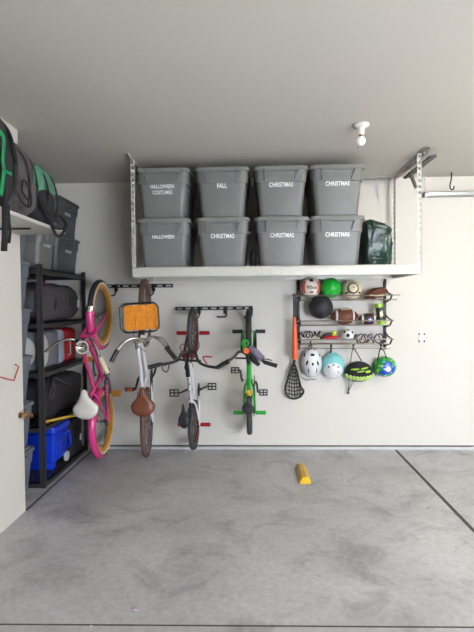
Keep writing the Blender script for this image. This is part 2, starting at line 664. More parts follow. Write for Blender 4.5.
def pad(t, w, l, h, m, sgn=-1):
    # raised grip pad below the rim: trapezoid outline with a recessed centre
    yb = l * .5 * .955
    a, b = w * .235, w * .30
    z0, z1 = h * .70, h * .875
    g = MB()
    fr = [(-a, z0), (-b, z1), (b, z1), (a, z0)]
    d0 = .024
    g.prism([(-b, sgn * (yb + d0), z1), (b, sgn * (yb + d0), z1), (b, sgn * (yb - .02), z1), (-b, sgn * (yb - .02), z1)], (0, 0, .014))
    g.prism([(-b, sgn * (yb - .02), z1), (-b, sgn * (yb + d0), z1), (-b * .97, sgn * (yb + d0 * .6), z0), (-b * .97, sgn * (yb - .02), z0)], (.012, 0, 0))
    g.prism([(b, sgn * (yb - .02), z1), (b, sgn * (yb + d0), z1), (b * .80, sgn * (yb + d0 * .5), z0), (b * .80, sgn * (yb - .02), z0)], (.020, 0, 0))
    g.prism([(-b, sgn * (yb - .01), z0 + .002), (-b, sgn * (yb + .004), z1), (b, sgn * (yb + .004), z1), (b * .80, sgn * (yb - .01), z0 + .002)], (0, -sgn * .012, 0))
    return g.build('handle', m, t)


proto = None
words = [('HALLOWEEN\nCOSTUMES', 162.5, 0, 1, .205, 'grey lidded tote reading HALLOWEEN COSTUMES on the ceiling rack'),
         ('FALL', 222.5, 1, 1, .085, 'grey lidded tote reading FALL in the upper row on the ceiling rack'),
         ('CHRISTMAS', 281.5, 2, 1, .205, 'grey lidded CHRISTMAS tote, upper row, immediately right of the FALL tote'),
         ('CHRISTMAS', 338, 3, 1, .205, 'grey lidded CHRISTMAS tote at the right end of the upper row on the rack'),
         ('HALLOWEEN', 162.5, 0, 0, .19, 'grey lidded tote reading only HALLOWEEN in the lower row on the ceiling rack'),
         ('CHRISTMAS', 222.5, 1, 0, .205, 'grey lidded CHRISTMAS tote directly beneath the tote that reads FALL'),
         ('CHRISTMAS', 281.5, 2, 0, .205, 'grey lidded CHRISTMAS tote, lower row, third along from the left end of the rack'),
         ('CHRISTMAS', 338, 3, 0, .205, 'grey lidded CHRISTMAS tote, lower row, standing right beside the dark green bag')]
bins = []
BW, BL = .475, .66
for i, (txt, px_, c_, r_, tw, lab) in enumerate(words):
    if proto is None:
        proto = bin_proto('storage_tote', BW, BL, BINH, M_bin, M_lid, lab, 'storage bin', 'grey storage totes on the ceiling rack')
        pad(proto, BW, BL, BINH, M_bin, -1)
        t = proto
    else:
        t = copy_tree(proto)
    bins.append(t)
    t['label'] = lab
for i, (txt, px_, c_, r_, tw, lab) in enumerate(words):
    t = bins[i]
    fx = atY(px_, 200, FY + .04).x
    t.location = (fx, FY + .035 + BL / 2 + random.uniform(-.004, .004), DZ + .003 + r_ * (BINH + .001))
    t.rotation_euler = (0, 0, R(random.uniform(-1.0, 1.0)))
    m_ = text_bm(txt, tw, .0012, .022, 1.35)
    zc = BINH * (.56 if '\n' in txt else .615)
    # wall of the tote leans outwards towards the rim
    yf = -BL / 2 * (.86 + (.925 - .86) * (zc / BINH) / .66) - .0015
    lean = math.atan2(BL / 2 * (.925 - .86), BINH * .66)
    xf(m_, Matrix.Translation((0, yf, zc)) @ Matrix.Rotation(lean, 4, 'X'))
    m_.build('lettering', M_letter, t, smooth_=False)

# ------------------------------------------------------------------ dark green bag on rack
def blob(seed, amp, fr):
    off = Vector((seed * 3.1, seed * 1.7, seed * .9))

    def fn(v):
        if v.length < 1e-6:
            return v
        d = v.normalized()
        k = noise.noise(v * fr + off) * amp + noise.noise(v * fr * 2.3 + off) * amp * .5
        return v + d * k
    return fn


bxr = atY(392, 240, 4.30).x
bw_ = (bxr - .985)
bg = thing('tree_bag', 'dark green glossy plastic bag filling the space between the end totes and the right-hand uprights', 'bag', ((.985 + bxr) / 2, 4.55, DZ + .003))
def bagfn(v):
    hw = bw_ / 2
    f = v.copy()
    n1 = noise.noise(v * 6 + Vector((3, 5, 1))); n2 = noise.noise(v * 15 + Vector((8, 1, 4)))
    rid = 1 - abs(noise.noise(Vector((v.x * 16, v.y * 6, v.z * 5 + 7)))) * 2
    f += Vector((v.x, v.y, 0)).normalized() * (.014 * n1 + .014 * n2 + .03 * max(0, rid) + .012 * noise.noise(v * 30)) if (v.x or v.y) else Vector((0, 0, 0))
    if f.z > 0:
        f.z *= 1 - .24 * max(-.1, (f.x + hw * .3) / hw)
        f.z += .012 * n1
    f.z = max(f.z, -.20)
    f.x = max(-hw, min(hw, f.x))
    return f
m_ = MB(); m_.ell((0, 0, .20), (bw_ / 2 + .010, .27, .215), n=110, m=80, p=.35, q=.28, fn=bagfn)
m_.build('bag_body', M_bag, bg)
m_ = MB(); m_.tube([(-.06, .02, .385), (-.02, .02, .415), (.02, .04, .39)], [.014, .022, .012], 8, sub=4)
m_.build('bag_knot', M_bag, bg)
# dark sack behind the lower totes
bg2 = MB(); bg2.ell((0, 0, .09), (.034, .26, .088), n=28, m=18, p=.7, q=.7, fn=lambda v: (lambda f: Vector((f.x, f.y, max(f.z, -.089))))(blob(9, .008, 9)(v)))
tag(bg2.build('small_sack', M_blackfab, None, loc=((atY(253, 250, 4.4).x), 4.50, DZ + .001)), 'small dark sack wedged in the gap between the two middle lower totes', 'bag')

# ------------------------------------------------------------------ ceiling lamp holder
lp = atZ(361, 124.5, H)
lh = thing('bulb_holder', 'white porcelain bulb holder with a round bulb on the ceiling', 'ceiling light', (lp.x, lp.y, H))
m_ = MB(); m_.lathe((0, 0, 0), (0, 0, -1), [(.056, 0), (.058, .008), (.052, .016), (.034, .022), (.024, .028), (.022, .075)], 28)
m_.build('holder', M_porc, lh)
m_ = MB(); m_.lathe((0, 0, -.075), (0, 0, -1), [(.017, 0), (.017, .012)], 20)
m_.build('collar', M_brass, lh)
m_ = MB(); m_.ell((0, 0, -.115), (.031, .031, .034), n=24, m=16)
m_.build('bulb', M_bulb, lh)
# a second holder outside the frame, the lit one
def lit_holder():
    l2 = thing('lit_bulb_holder', 'white porcelain bulb holder with a lit bulb, on the ceiling off to the right', 'ceiling light', (2.35, 2.75, H))
    m_ = MB(); m_.lathe((0, 0, 0), (0, 0, -1), [(.056, 0), (.058, .008), (.052, .016), (.034, .022), (.024, .028), (.022, .075)], 28)
    m_.build('holder', M_porc, l2)
lit_holder()
# small ceiling screw
q = atZ(357.5, 147.5, H)
m_ = MB(); m_.lathe((0, 0, 0), (0, 0, -1), [(.006, 0), (.006, .004), (.002, .006)], 10)
tag(m_.build('ceiling_screw', M_brass, None, loc=(q.x, q.y, H)), 'tiny screw head in the ceiling just past the white bulb holder', 'screw')

# ------------------------------------------------------------------ galvanised track and hook at right
tz = atY(430, 194.5, D - .05).z
m_ = MB()
tx0 = atY(424, 194, D - .05).x
L_ = XR - tx0
for (a, b) in (((0, -.03, -.021), (L_, -.026, .021)), ((0, -.03, .017), (L_, .03, .021)), ((0, -.03, -.021), (L_, .03, -.017)), ((0, .026, -.021), (L_, .0475, .021))):
    m_.mm(a, b)
tr = thing('steel_track', 'galvanised steel track running along the top of the back wall to the right', 'track', (tx0, D - .05, tz))
m_.build('channel', M_galv, tr, smooth_=False)
m_ = MB(); m_.mm((0, -.034, -.024), (.035, .04, .024), bev=.003)
m_.build('end_bracket', M_galv, tr)
m_ = MB()
ax = atY(423.5, 180, D - .07).x - tx0
for k in range(11):
    m_.mm((ax - .017, -.012, .03 + k * .022), (ax + .017, -.009, .042 + k * .022))
m_.mm((ax - .02, -.012, .02), (ax - .012, -.009, H - tz)); m_.mm((ax + .012, -.012, .02), (ax + .02, -.009, H - tz))
m_.mm((ax - .02, -.012, .02), (ax - .017, .04, H - tz))
m_.build('hanger_strap', M_galv, tr, smooth_=False)

hp = atY(451.5, 174, 4.80)
hk = [(0, 0, 0), (0, 0, -.03), (-.004, 0, -.075), (-.014, 0, -.12), (-.010, 0, -.155), (.008, 0, -.168), (.022, 0, -.155), (.024, 0, -.13)]
m_ = MB(); m_.tube([Vector(p) + Vector((0, 0, 0)) for p in hk], .0065, 10, sub=5)
hoff = H - hp.z
hkobj = thing('ceiling_hook', 'black J-shaped hook hanging from the ceiling above the steel track', 'hook', (hp.x, 4.80, H))
xf(m_, Matrix.Translation((0, 0, 0)))
m_.build('hook_wire', M_black, hkobj)

# dark grey rounded board tucked under the ceiling, right of the rack
pA = atY(434, 155.5, 4.0); pB = atY(406, 178, 4.72)
bd = thing('grip_board', 'long dark grey round-ended board slung under the ceiling past the rack upright', 'board', ((pA + pB) / 2))
d = (pB - pA); L_ = d.length; d.normalize()
s_ = d.cross(Vector((0, 0, 1))).normalized(); n_ = s_.cross(d)
rot = Matrix((s_, d, n_)).transposed()
m_ = MB()
out = []
for k in range(9):
    a = PI * k / 8
    out.append(Vector((math.cos(a) * .033, L_ / 2 - .033 + math.sin(a) * .033, 0)))
for k in range(9):
    a = PI + PI * k / 8
    out.append(Vector((math.cos(a) * .033, -L_ / 2 + .033 + math.sin(a) * .033, 0)))
m_.prism([(p.x, p.y, -.008) for p in out], (0, 0, .016))
rotb = rot @ Matrix.Rotation(R(-12), 3, 'Y')
xf(m_, rotb.to_4x4())
m_.build('deck', M_greyboard, bd, smooth_=False)
m_ = MB()
v0 = atY(410, 172, 4.52) - Vector(bd.location); v1 = atY(416, 188, 4.50) - Vector(bd.location)
m_.tube([v0, v1], [.02, .014], 8)
m_.build('bracket_leg', M_greyboard, bd)
m_ = MB()
for tt in (-.3, .3):
    c0 = d * (tt * L_)
    m_.tube([c0, c0 + Vector((0, 0, H - (bd.location.z + c0.z)))], .004, 6)
m_.build('hanger_wire', M_galv, bd)

# ------------------------------------------------------------------ light switch / outlet plate on back wall
a = atY(418.3, 333, D); b = atY(424.6, 342.3, D)
cx, cz = (a.x + b.x) / 2, (a.z + b.z) / 2
op = thing('wall_outlet', 'small rectangular white outlet with four dark corner slots on the back wall', 'outlet', (cx, D, cz))
w_, h_ = (b.x - a.x), (a.z - b.z)
m_ = MB(); m_.mm((-w_ / 2, -.006, -h_ / 2), (w_ / 2, 0, h_ / 2), bev=.002)
m_.build('plate', M_white, op)
m_ = MB()
for sx in (-1, 1):
    for sz in (-1, 1):
        m_.mm((sx * w_ / 2 * .98, -.009, sz * h_ / 2 * .98), (sx * w_ / 2 * .60, -.005, sz * h_ / 2 * .52))
m_.build('corner_slot', M_darkslot, op, smooth_=False)

# ------------------------------------------------------------------ yellow parking block
c0 = atZ(300.5, 463.5, 0.05); c1 = atZ(305.5, 484, 0.0)
blk = thing('parking_stop', 'yellow rubber parking stop lying on the floor in front of the back wall', 'parking stop', (0, 0, 0))
dv = (Vector((c1.x, c1.y, 0)) - Vector((c0.x, c0.y, 0)))
L_ = dv.length
blk.location = ((c0.x + c1.x) / 2, (c0.y + c1.y) / 2, 0)
ang = math.atan2(dv.y, dv.x)
blk.rotation_euler = (0, 0, ang)
m_ = MB()
prof = [(-.050, 0), (-.047, .02), (-.022, .055), (.022, .055), (.047, .02), (.050, 0)]
m_.prism([(-L_ / 2, y, z) for y, z in prof], (L_, 0, 0))
bmesh.ops.bevel(m_.bm, geom=[e for e in m_.bm.edges], offset=.005, segments=2, affect='EDGES')
m_.build('block', M_yellow, blk)
m_ = MB(); m_.mm((-L_ / 2 + .012, -.012, .0545), (L_ / 2 - .02, .012, .0562))
m_.build('worn_strip', mat('faded_orange_strip', (216, 168, 112), .6, var=.2, scale=30), blk)

q = atZ(135.7, 609.8, 0)
m_ = MB(); m_.torus((0, 0, .006), (.2, .1, 1), .011, .005, 20, 8)
m_.box((-.008, -.004, .008), (.016, .012, .008), Matrix.Rotation(R(30), 3, 'Z'), bev=.002)
tag(m_.build('bottle_cap', mat('pinkish_metal', (196, 176, 190), .4, .3, var=.3, scale=80), None, loc=(q.x, q.y, 0)), 'tiny pinkish metal scrap lying alone on the near concrete floor', 'scrap')
q = atZ(91, 627, 0)
m_ = MB(); m_.ell((0, 0, .004), (.009, .007, .004), n=10, m=6)
tag(m_.build('pebble', mat('pale_chip', (206, 204, 200), .8), None, loc=(q.x, q.y, 0)), 'tiny pale pebble by the nearest floor joint', 'pebble')

# ------------------------------------------------------------------ wall shelf with backpacks
SZ = 2.02
m_ = MB(); m_.mm((0, 0, 0), (.335, 1.86, .022), bev=.002)
sh = thing('wall_shelf', 'white shelf board high on the partition wall carrying three backpacks', 'shelf', (XA, 1.57, SZ))
m_.build('board', M_rackw, sh)
m_ = MB(); q = atX(12, 229, XA)
by = 3.12 - 1.57
m_.mm((.0, by - .006, -.012), (.225, by + .006, 0.0)); m_.mm((0, by - .006, -.16), (.012, by + .006, 0))
m_.build('bracket', M_black, sh, smooth_=False)
m_ = MB(); by = 2.1 - 1.57
m_.mm((.0, by - .006, -.012), (.225, by + .006, 0.0)); m_.mm((0, by - .006, -.16), (.012, by + .006, 0))
m_.build('bracket', M_black, sh, smooth_=False)
ST = SZ + .022


def backpack(label, y0, y1, h, mbody, mlow, seed, x0=XA + .02, x1=XA + .32):
    t = thing('backpack', label, 'backpack', ((x0 + x1) / 2, (y0 + y1) / 2, ST), group='backpacks on the white wall shelf')
    wx, wy = (x1 - x0) / 2, (y1 - y0) / 2

    def fn(v):
        f = blob(seed, .014, 8)(v)
        k = 1 - .22 * max(0, f.z / (h / 2)) ** 2
        f.x *= k; f.y *= k
        f.z = max(f.z, -h / 2 + .001)
        return f
    m_ = MB(); m_.ell((0, 0, h / 2), (wx, wy, h / 2), n=40, m=28, p=.6, q=.6, fn=fn)
    m_.build('main_body', mbody, t)
    m_ = MB(); m_.ell((wx * .62, -wy * .1, h * .33), (wx * .48, wy * .74, h * .26), n=24, m=16, p=.6, q=.6, fn=blob(seed + 2, .008, 10))
    m_.build('front_pocket', mlow, t)
    m_ = MB(); m_.tube([(0, wy * .4, h * .95), (.0, wy * .2, h * 1.04), (0, -wy * .2, h * 1.04), (0, -wy * .4, h * .95)], .008, 8, sub=5, sc=(1.6, .6))
    m_.build('top_handle', M_blackfab, t)
    for yy in (-.45, .45):
        m_ = MB(); m_.tube([(wx * .5, yy * wy, h * .93), (wx * .93, yy * wy, h * .75), (wx * 1.12, yy * wy, h * .45), (wx * 1.02, yy * wy * 1.1, h * .15)], .010, 8, sub=6, sc=(1.5, .4))
        m_.build('compression_strap', M_blackfab, t)
        m_ = MB(); m_.box((wx * 1.12, yy * wy, h * .47), (.012, .03, .024), bev=.003)
        m_.build('buckle', M_black, t)
    return t


bp1 = backpack('tall black backpack, nearest of the three on the white wall shelf', 2.28, 2.77, .56, M_blackfab, M_blackfab, 11, x1=XA + .36)
bp2 = backpack('grey backpack with looped cords, in the middle of the white wall shelf', 2.83, 3.04, .47, M_greyfab, M_greyfab, 12)
bp3 = backpack('teal-green and black backpack at the far end of the white wall shelf', 3.07, 3.37, .43, M_tealfab, M_blackfab, 13)
# cords on the grey pack
def rel(o, p): return Vector(p) - Vector(o.location)
m_ = MB(); m_.tube([rel(bp2, atX(x, y, XA + .345)) for x, y in ((17, 165), (14, 180), (18, 195), (26, 206), (31, 205), (30, 190), (24, 180), (22, 190), (28, 200))], .006, 8, sub=6)
m_.build('cord', M_blackfab, bp2)
# black bottom of green pack and dangling straps over the shelf end
m_ = MB(); m_.ell((.012, 0, .11), (.135, .152, .11), n=28, m=16, p=.6, q=.6, fn=blob(14, .008, 9))
m_.build('base_panel', M_blackfab, bp3)
for j, pl in enumerate((((38, 196), (44, 210), (50, 219), (58, 222)), ((41, 200), (48, 214), (53, 226), (60, 229), (66, 226), (62, 218), (56, 214)), ((52, 226), (56, 235), (60, 236), (65, 230)))):
    m_ = MB(); m_.tube([rel(bp3, atX(x, y, XA + .35)) for x, y in pl], .010, 8, sub=6, sc=(1.2, .6))
    m_.build('shoulder_strap', M_blackfab, bp3)
# dangling black straps of black pack
for pl, r_ in ((((4, 186), (5, 205), (5, 230), (4, 251)), .013), (((8, 205), (9, 218), (10, 232), (9, 243)), .006)):
    m_ = MB(); m_.tube([rel(bp1, atX(x, y, XA + .365)) for x, y in pl], r_, 8, sub=5, sc=(.6, 1.4))
    m_.build('hanging_strap', M_blackfab, bp1)
m_ = MB()
gs = thing('webbing_strap', 'bright green webbing strap draped down the front of the black backpack', 'strap', atX(3, 190, XA + .40))
m_.tube([rel(gs, atX(x, y, XA + .40)) for x, y in ((-4, 132), (1, 133), (4, 140), (3, 160), (4, 172), (1, 195))], .012, 8, sub=6, sc=(.35, 1.3))
m_.tube([rel(gs, atX(x, y, XA + .405)) for x, y in ((3, 168), (7, 172), (11, 174))], .008, 8, sub=4, sc=(.6, 1.2))
m_.build('webbing', M_strapg, gs)

# red wire hook and brass fitting on partition
m_ = MB()
rw = [atX(x, y, XA + .012) for x, y in ((-6, 375), (0, 377), (14, 380.6))] + [atX(18.8, 366.5, XA + .03), atX(15.5, 364.5, XA + .05)]
base = rw[0].copy()
tag(m_.tube([p - base for p in rw], .0045, 8).build('wire_hook', M_redp, None, loc=base), 'bent red wire hook on the white partition wall', 'hook')
q = atX(22, 416, XA + .03)
q = Vector((XA, 3.37, q.z))
br = thing('wall_fitting', 'small tarnished brass fitting sticking out at the end of the white partition wall', 'fitting', q)
m_ = MB(); m_.lathe((0, 0, 0), (1, 0, 0), [(.02, 0), (.02, .008), (.009, .01), (.009, .04)], 14)
m_.build('base_plate', M_brass, br)
m_ = MB()
for k in range(5):
    a = 2 * PI * k / 5 + .4
    m_.ell((.04, math.cos(a) * .022, math.sin(a) * .022), (.008, .013, .013), n=10, m=8)
m_.ell((.042, 0, 0), (.011, .014, .014), n=10, m=8)
m_.build('star_handle', M_brass, br)
m_ = MB(); m_.tube([(.03, .0, 0), (.05, .035, .004), (.06, .06, -.008), (.055, .065, -.03)], .009, 8, sub=4)
m_.build('spout', M_brass, br)

# ------------------------------------------------------------------ black shelving unit
UX0, UX1, UY0, UY1 = -2.20, -1.735, 3.86, 4.90
levels = [.045, .505, .96, 1.365, 1.812]
un = thing('shelving_unit', 'black steel five-tier shelving unit in the alcove beside the pink bicycle', 'shelving unit', (UX0, UY0, 0))
ww, dd = UX1 - UX0, UY1 - UY0
for (sx, x) in ((1, 0), (-1, ww)):
    for (sy, y) in ((1, 0), (-1, dd)):
        m_ = MB()
        m_.mm((x, y, 0), (x + sx * .042, y + sy * .003, 1.845)); m_.mm((x, y, 0), (x + sx * .003, y + sy * .034, 1.845))
        m_.build('upright', M_shelf, un, smooth_=False)
for i, z in enumerate(levels):
    m_ = MB()
    m_.mm((.004, .004, z - .01), (ww - .004, dd - .004, z))
    for x in (.004, ww - .014):
        m_.mm((x, .004, z - .045), (x + .010, dd - .004, z))
    for y in (.004, dd - .014):
        m_.mm((.004, y, z - .045), (ww - .004, y + .010, z))
    m_.mm((ww - .02, .01, z - .02), (ww - .001, dd - .01, z - .012))
    m_.build('shelf_tier', M_shelf, un, smooth_=False)

# --- totes on top of the unit and stacked in front of it
def side_tote(proto_, loc, label, group, mark=True):
    t = copy_tree(proto_)
    t.location = loc
    t['label'] = label
    t['group'] = group
    return t


def scribble(width, n, seed):
    rnd = random.Random(seed)
    m_ = MB()
    x = -width / 2
    st = width / n
    for k in range(n):
        w = st * .62
        if rnd.random() < .6:
            m_.mm((x, -.0012, -.012), (x + st * .22, 0, .012))
            m_.mm((x, -.0012, (-.012, .007)[rnd.random() < .5]), (x + w, 0, (-.007, .012)[0] if False else (-.012, .007)[0] + .005))
        else:
            m_.mm((x, -.0012, .007), (x + w, 0, .012)); m_.mm((x, -.0012, -.012), (x + w, 0, -.007)); m_.mm((x + w - st * .2, -.0012, -.012), (x + w, 0, .012))
        x += st
    return m_


def make_side(name, w, l, h, bm_, lm_, seed, label, group, loc):
    """tote whose lettered long side faces +x"""
    t = bin_proto(name, w, l, h, bm_, lm_, label, 'storage bin', group)
    m_ = scribble(.15, 7, seed)
    zc = h * .6
    xr = w / 2 * (.77 + (.875 - .77) * .6 / .66) + .002
    lean = math.atan2(w / 2 * .105, h * .66)
    xf(m_, Matrix.Translation((xr, 0, zc)) @ Matrix.Rotation(PI / 2, 4, 'Z') @ Matrix.Rotation(lean, 4, 'X'))
    m_.build('lettering', M_letter, t, smooth_=False)
    m_ = MB()
    m_.mm((w / 2 * .93, -l * .16, h * .72), (w / 2 * .93 + .022, l * .16, h * .88), bev=.004)
    m_.build('handle', bm_, t)
    t.location = loc
    return t


G1 = 'grey totes on top of the black shelving unit'
TZ = levels[-1]
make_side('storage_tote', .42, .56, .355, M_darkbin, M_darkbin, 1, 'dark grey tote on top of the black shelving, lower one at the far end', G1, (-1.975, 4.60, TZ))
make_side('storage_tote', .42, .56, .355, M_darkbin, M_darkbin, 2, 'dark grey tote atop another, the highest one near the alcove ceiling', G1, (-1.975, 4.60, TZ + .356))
make_side('storage_tote', .42, .33, .355, M_bin, M_bin, 3, 'lighter grey tote on top of the black shelving just beneath the shelf end', G1, (-1.975, 4.12, TZ))
G2 = 'blue-grey totes stacked behind the partition wall'
names = ['lowest', 'second from the floor', 'third from the floor', 'fourth from the floor', 'fifth from the floor', 'topmost']
for k in range(6):
    if k == 0:
        t0 = make_side('stacked_tote', .44, .49, .371, M_bluebin, M_bluebin, 20 + k, '', G2, (-2.01, 3.60, .001))
        t = t0
    else:
        t = copy_tree(t0)
        t.location = (-2.01, 3.60, .001 + .3725 * k)
    t['label'] = 'blue-grey tote, ' + names[k] + ' in the stack behind the white partition\'s end'

# --- duffel bag, tier 4
dz = levels[3]
df = thing('duffel_bag', 'charcoal duffel bag with red strap on the second tier of the black shelving', 'bag', (-1.965, 4.385, dz))
m_ = MB(); m_.ell((0, 0, .17), (.2, .48, .175), n=44, m=30, p=.32, q=.6, fn=lambda v: (lambda f: Vector((f.x, f.y, max(f.z, -.169))))(blob(21, .03, 6)(v)))
m_.build('bag_body', M_duffel, df)
for yy in (-.16, .17):
    m_ = MB(); m_.torus((0, yy, .17), (0, 1, 0), .195, .012, 30, 6, squash=1.6)
    for v in m_.bm.verts:
        v.co.z = .17 + (v.co.z - .17) * .9
        v.co.z = max(v.co.z, .002)
    m_.build('band', M_blackfab, df)
m_ = MB(); m_.tube([(.12, -.33, .32), (.1, -.25, .345), (.09, -.17, .335)], .012, 8, sub=5, sc=(1.5, .6))
o = m_.build('carry_strap', M_redp, df); o['label'] = 'red carry strap'
m_ = MB(); m_.mm((.19, .36, .12), (.197, .40, .19)); m_.build('care_tag', M_letter, df)

# --- cooler on its side, tier 3
cz = levels[2]
cl = thing('picnic_cooler', 'grey, white and red cooler lying on its side on the middle tier', 'cooler', (-1.96, 3.93, cz))
def ybox(y0, y1, w0, w1, h, m, name):
    k = MB()
    k.rloft([(y0, w0, h, .05), (y0 + .01, w0 + .01, h + .01, .05), (y1 - .01, w1 + .01, h + .01, .05), (y1, w1, h, .05)], seg=5)
    # z axis -> y axis
    xf(k, Matrix.Translation((0, 0, h / 2 + .007)) @ Matrix(((1, 0, 0, 0), (0, 0, 1, 0), (0, 1, 0, 0), (0, 0, 0, 1))))
    return k.build(name, m, cl)
HH = .315
ybox(.02, .40, .31, .33, HH, M_coolergrey, 'body')
ybox(.40, .53, .33, .33, HH, M_coolerlight, 'light_band')
ybox(.535, .84, .33, .31, HH, M_redp, 'lid')
m_ = MB(); m_.lathe((.0, .021, HH / 2), (0, -1, 0), [(.135, 0), (.135, .012), (.11, .018)], 28)
m_.build('end_panel', M_coolerwhite, cl)
m_ = MB(); m_.ell((.162, .09, HH / 2), (.014, .10, .14), n=28, m=12)
m_.build('side_panel', M_coolerwhite, cl)
m_ = MB(); m_.tube([(.165, .62, .22), (.19, .62, .21), (.19, .62, .08), (.165, .62, .07)], .008, 8)
m_.build('latch', M_coolerwhite, cl)
# blue bottle with a green strap left of the cooler
q = (-1.975, 3.90, cz)
# (kept small: it peeks out between the totes and the upright)
bt = thing('water_jug', 'dark blue jug with a green band behind the near upright of the shelving', 'jug', (-2.145 + .33, 3.905, cz))
# --- black duffel with green cords, tier 2
bz = levels[1]
b2 = thing('gear_bag', 'black gear bag with thin green cords on the tier above the blue cooler', 'bag', (-1.965, 4.385, bz))
m_ = MB(); m_.ell((0, 0, .18), (.215, .47, .19), n=44, m=30, p=.32, q=.6, fn=lambda v: (lambda f: Vector((min(f.x, .215), f.y, max(f.z, -.179))))(blob(31, .045, 6)(v)))
m_.build('bag_body', M_blackfab, b2)
m_ = MB(); m_.tube([(.1, -.2, .35), (.13, -.1, .39), (.1, 0, .37), (.14, .08, .40), (.12, .16, .36)], .006, 8, sub=6)
m_.build('cord', M_strapg, b2)
for pl in (((.2, -.38, .2), (.21, -.3, .3), (.18, -.2, .36), (.2, -.05, .3), (.22, .1, .25)), ((.18, -.36, .08), (.215, -.3, .22), (.20, -.22, .30))):
    m_ = MB(); m_.tube(pl, .009, 8, sub=6, sc=(1.5, .6)); m_.build('strap', M_duffel, b2)
# yellow bar lying across the tier
ya = Vector((-1.98, 3.99, bz + .012)); yb2 = atY(88, 421, 4.36)
yb2.z = bz + .012
pa = atY(56, 421, 4.10)
dvv = (yb2 - pa); dvv.z = 0
m_ = MB(); dvn = dvv.normalized(); rot = Matrix((dvn, Vector((-dvn.y, dvn.x, 0)), Vector((0, 0, 1)))).transposed()
Ly = .42
m_.box((0, 0, 0), (Ly, .022, .02), rot, bev=.002)
tag(m_.build('yellow_bar', M_yellowbar, None, loc=(yb2.x - dvn.x * Ly / 2, yb2.y - dvn.y * Ly / 2, bz + .0105)), 'thin yellow bar jutting from the shelving tier behind the white saddle', 'bar')

# --- bottom tier: blue wheeled cooler, black case
b0 = levels[0]
bc = thing('blue_cooler', 'bright blue wheeled cooler on the bottom tier of the black shelving', 'cooler', (-1.915, 4.29, b0 + .001))
m_ = MB(); m_.rloft([(.065, .26, .28, .03), (.075, .28, .30, .03), (.32, .31, .34, .035), (.33, .32, .36, .03)], seg=4)
m_.build('tub', M_blue, bc)
m_ = MB(); m_.rloft([(.333, .32, .36, .03), (.345, .33, .37, .035), (.385, .32, .36, .03), (.40, .26, .30, .03)], seg=4)
m_.build('lid', M_blue, bc)
m_ = MB(); m_.tube([(.150, .0, .30), (.175, .005, .29), (.177, .10, .29), (.177, .13, .16), (.150, .135, .14)], .012, 8, sub=3)
m_.build('handle', M_blue, bc)
m_ = MB(); m_.mm((.13, -.12, .12), (.158, -.01, .25), bev=.012); m_.build('recess_panel', M_blue, bc)
for sg in (-1, 1):
    m_ = MB(); m_.lathe((sg * .135, .12, .048), (sg, 0, 0), [(.046, 0), (.046, .02), (.03, .026), (.012, .026)], 24)
    m_.build('wheel', M_coolerwhite, bc)
m_ = MB(); m_.mm((-.12, -.13, 0), (.12, -.06, .07), bev=.008); m_.build('foot', M_blue, bc)
m_ = MB(); m_.mm((0, 0, 0), (.33, .33, .34), bev=.02)
bk = thing('black_case', 'plain black case on the bottom tier beyond the blue cooler', 'case', (-2.10, 4.50, b0))
m_.build('case_body', M_blackfab, bk)
m_ = MB(); m_.tube([(.335, .10, .25), (.35, .12, .24), (.35, .2, .24), (.335, .22, .25)], .007, 8); m_.build('handle', M_black, bk)
m_ = MB(); m_.mm((.331, .25, .10), (.334, .29, .16)); m_.build('white_tag', M_letter, bk)

# jug parts (behind the near upright)
bt.location = (-1.985, 4.0 - .10, cz)
bpy.data.objects.remove(bt)

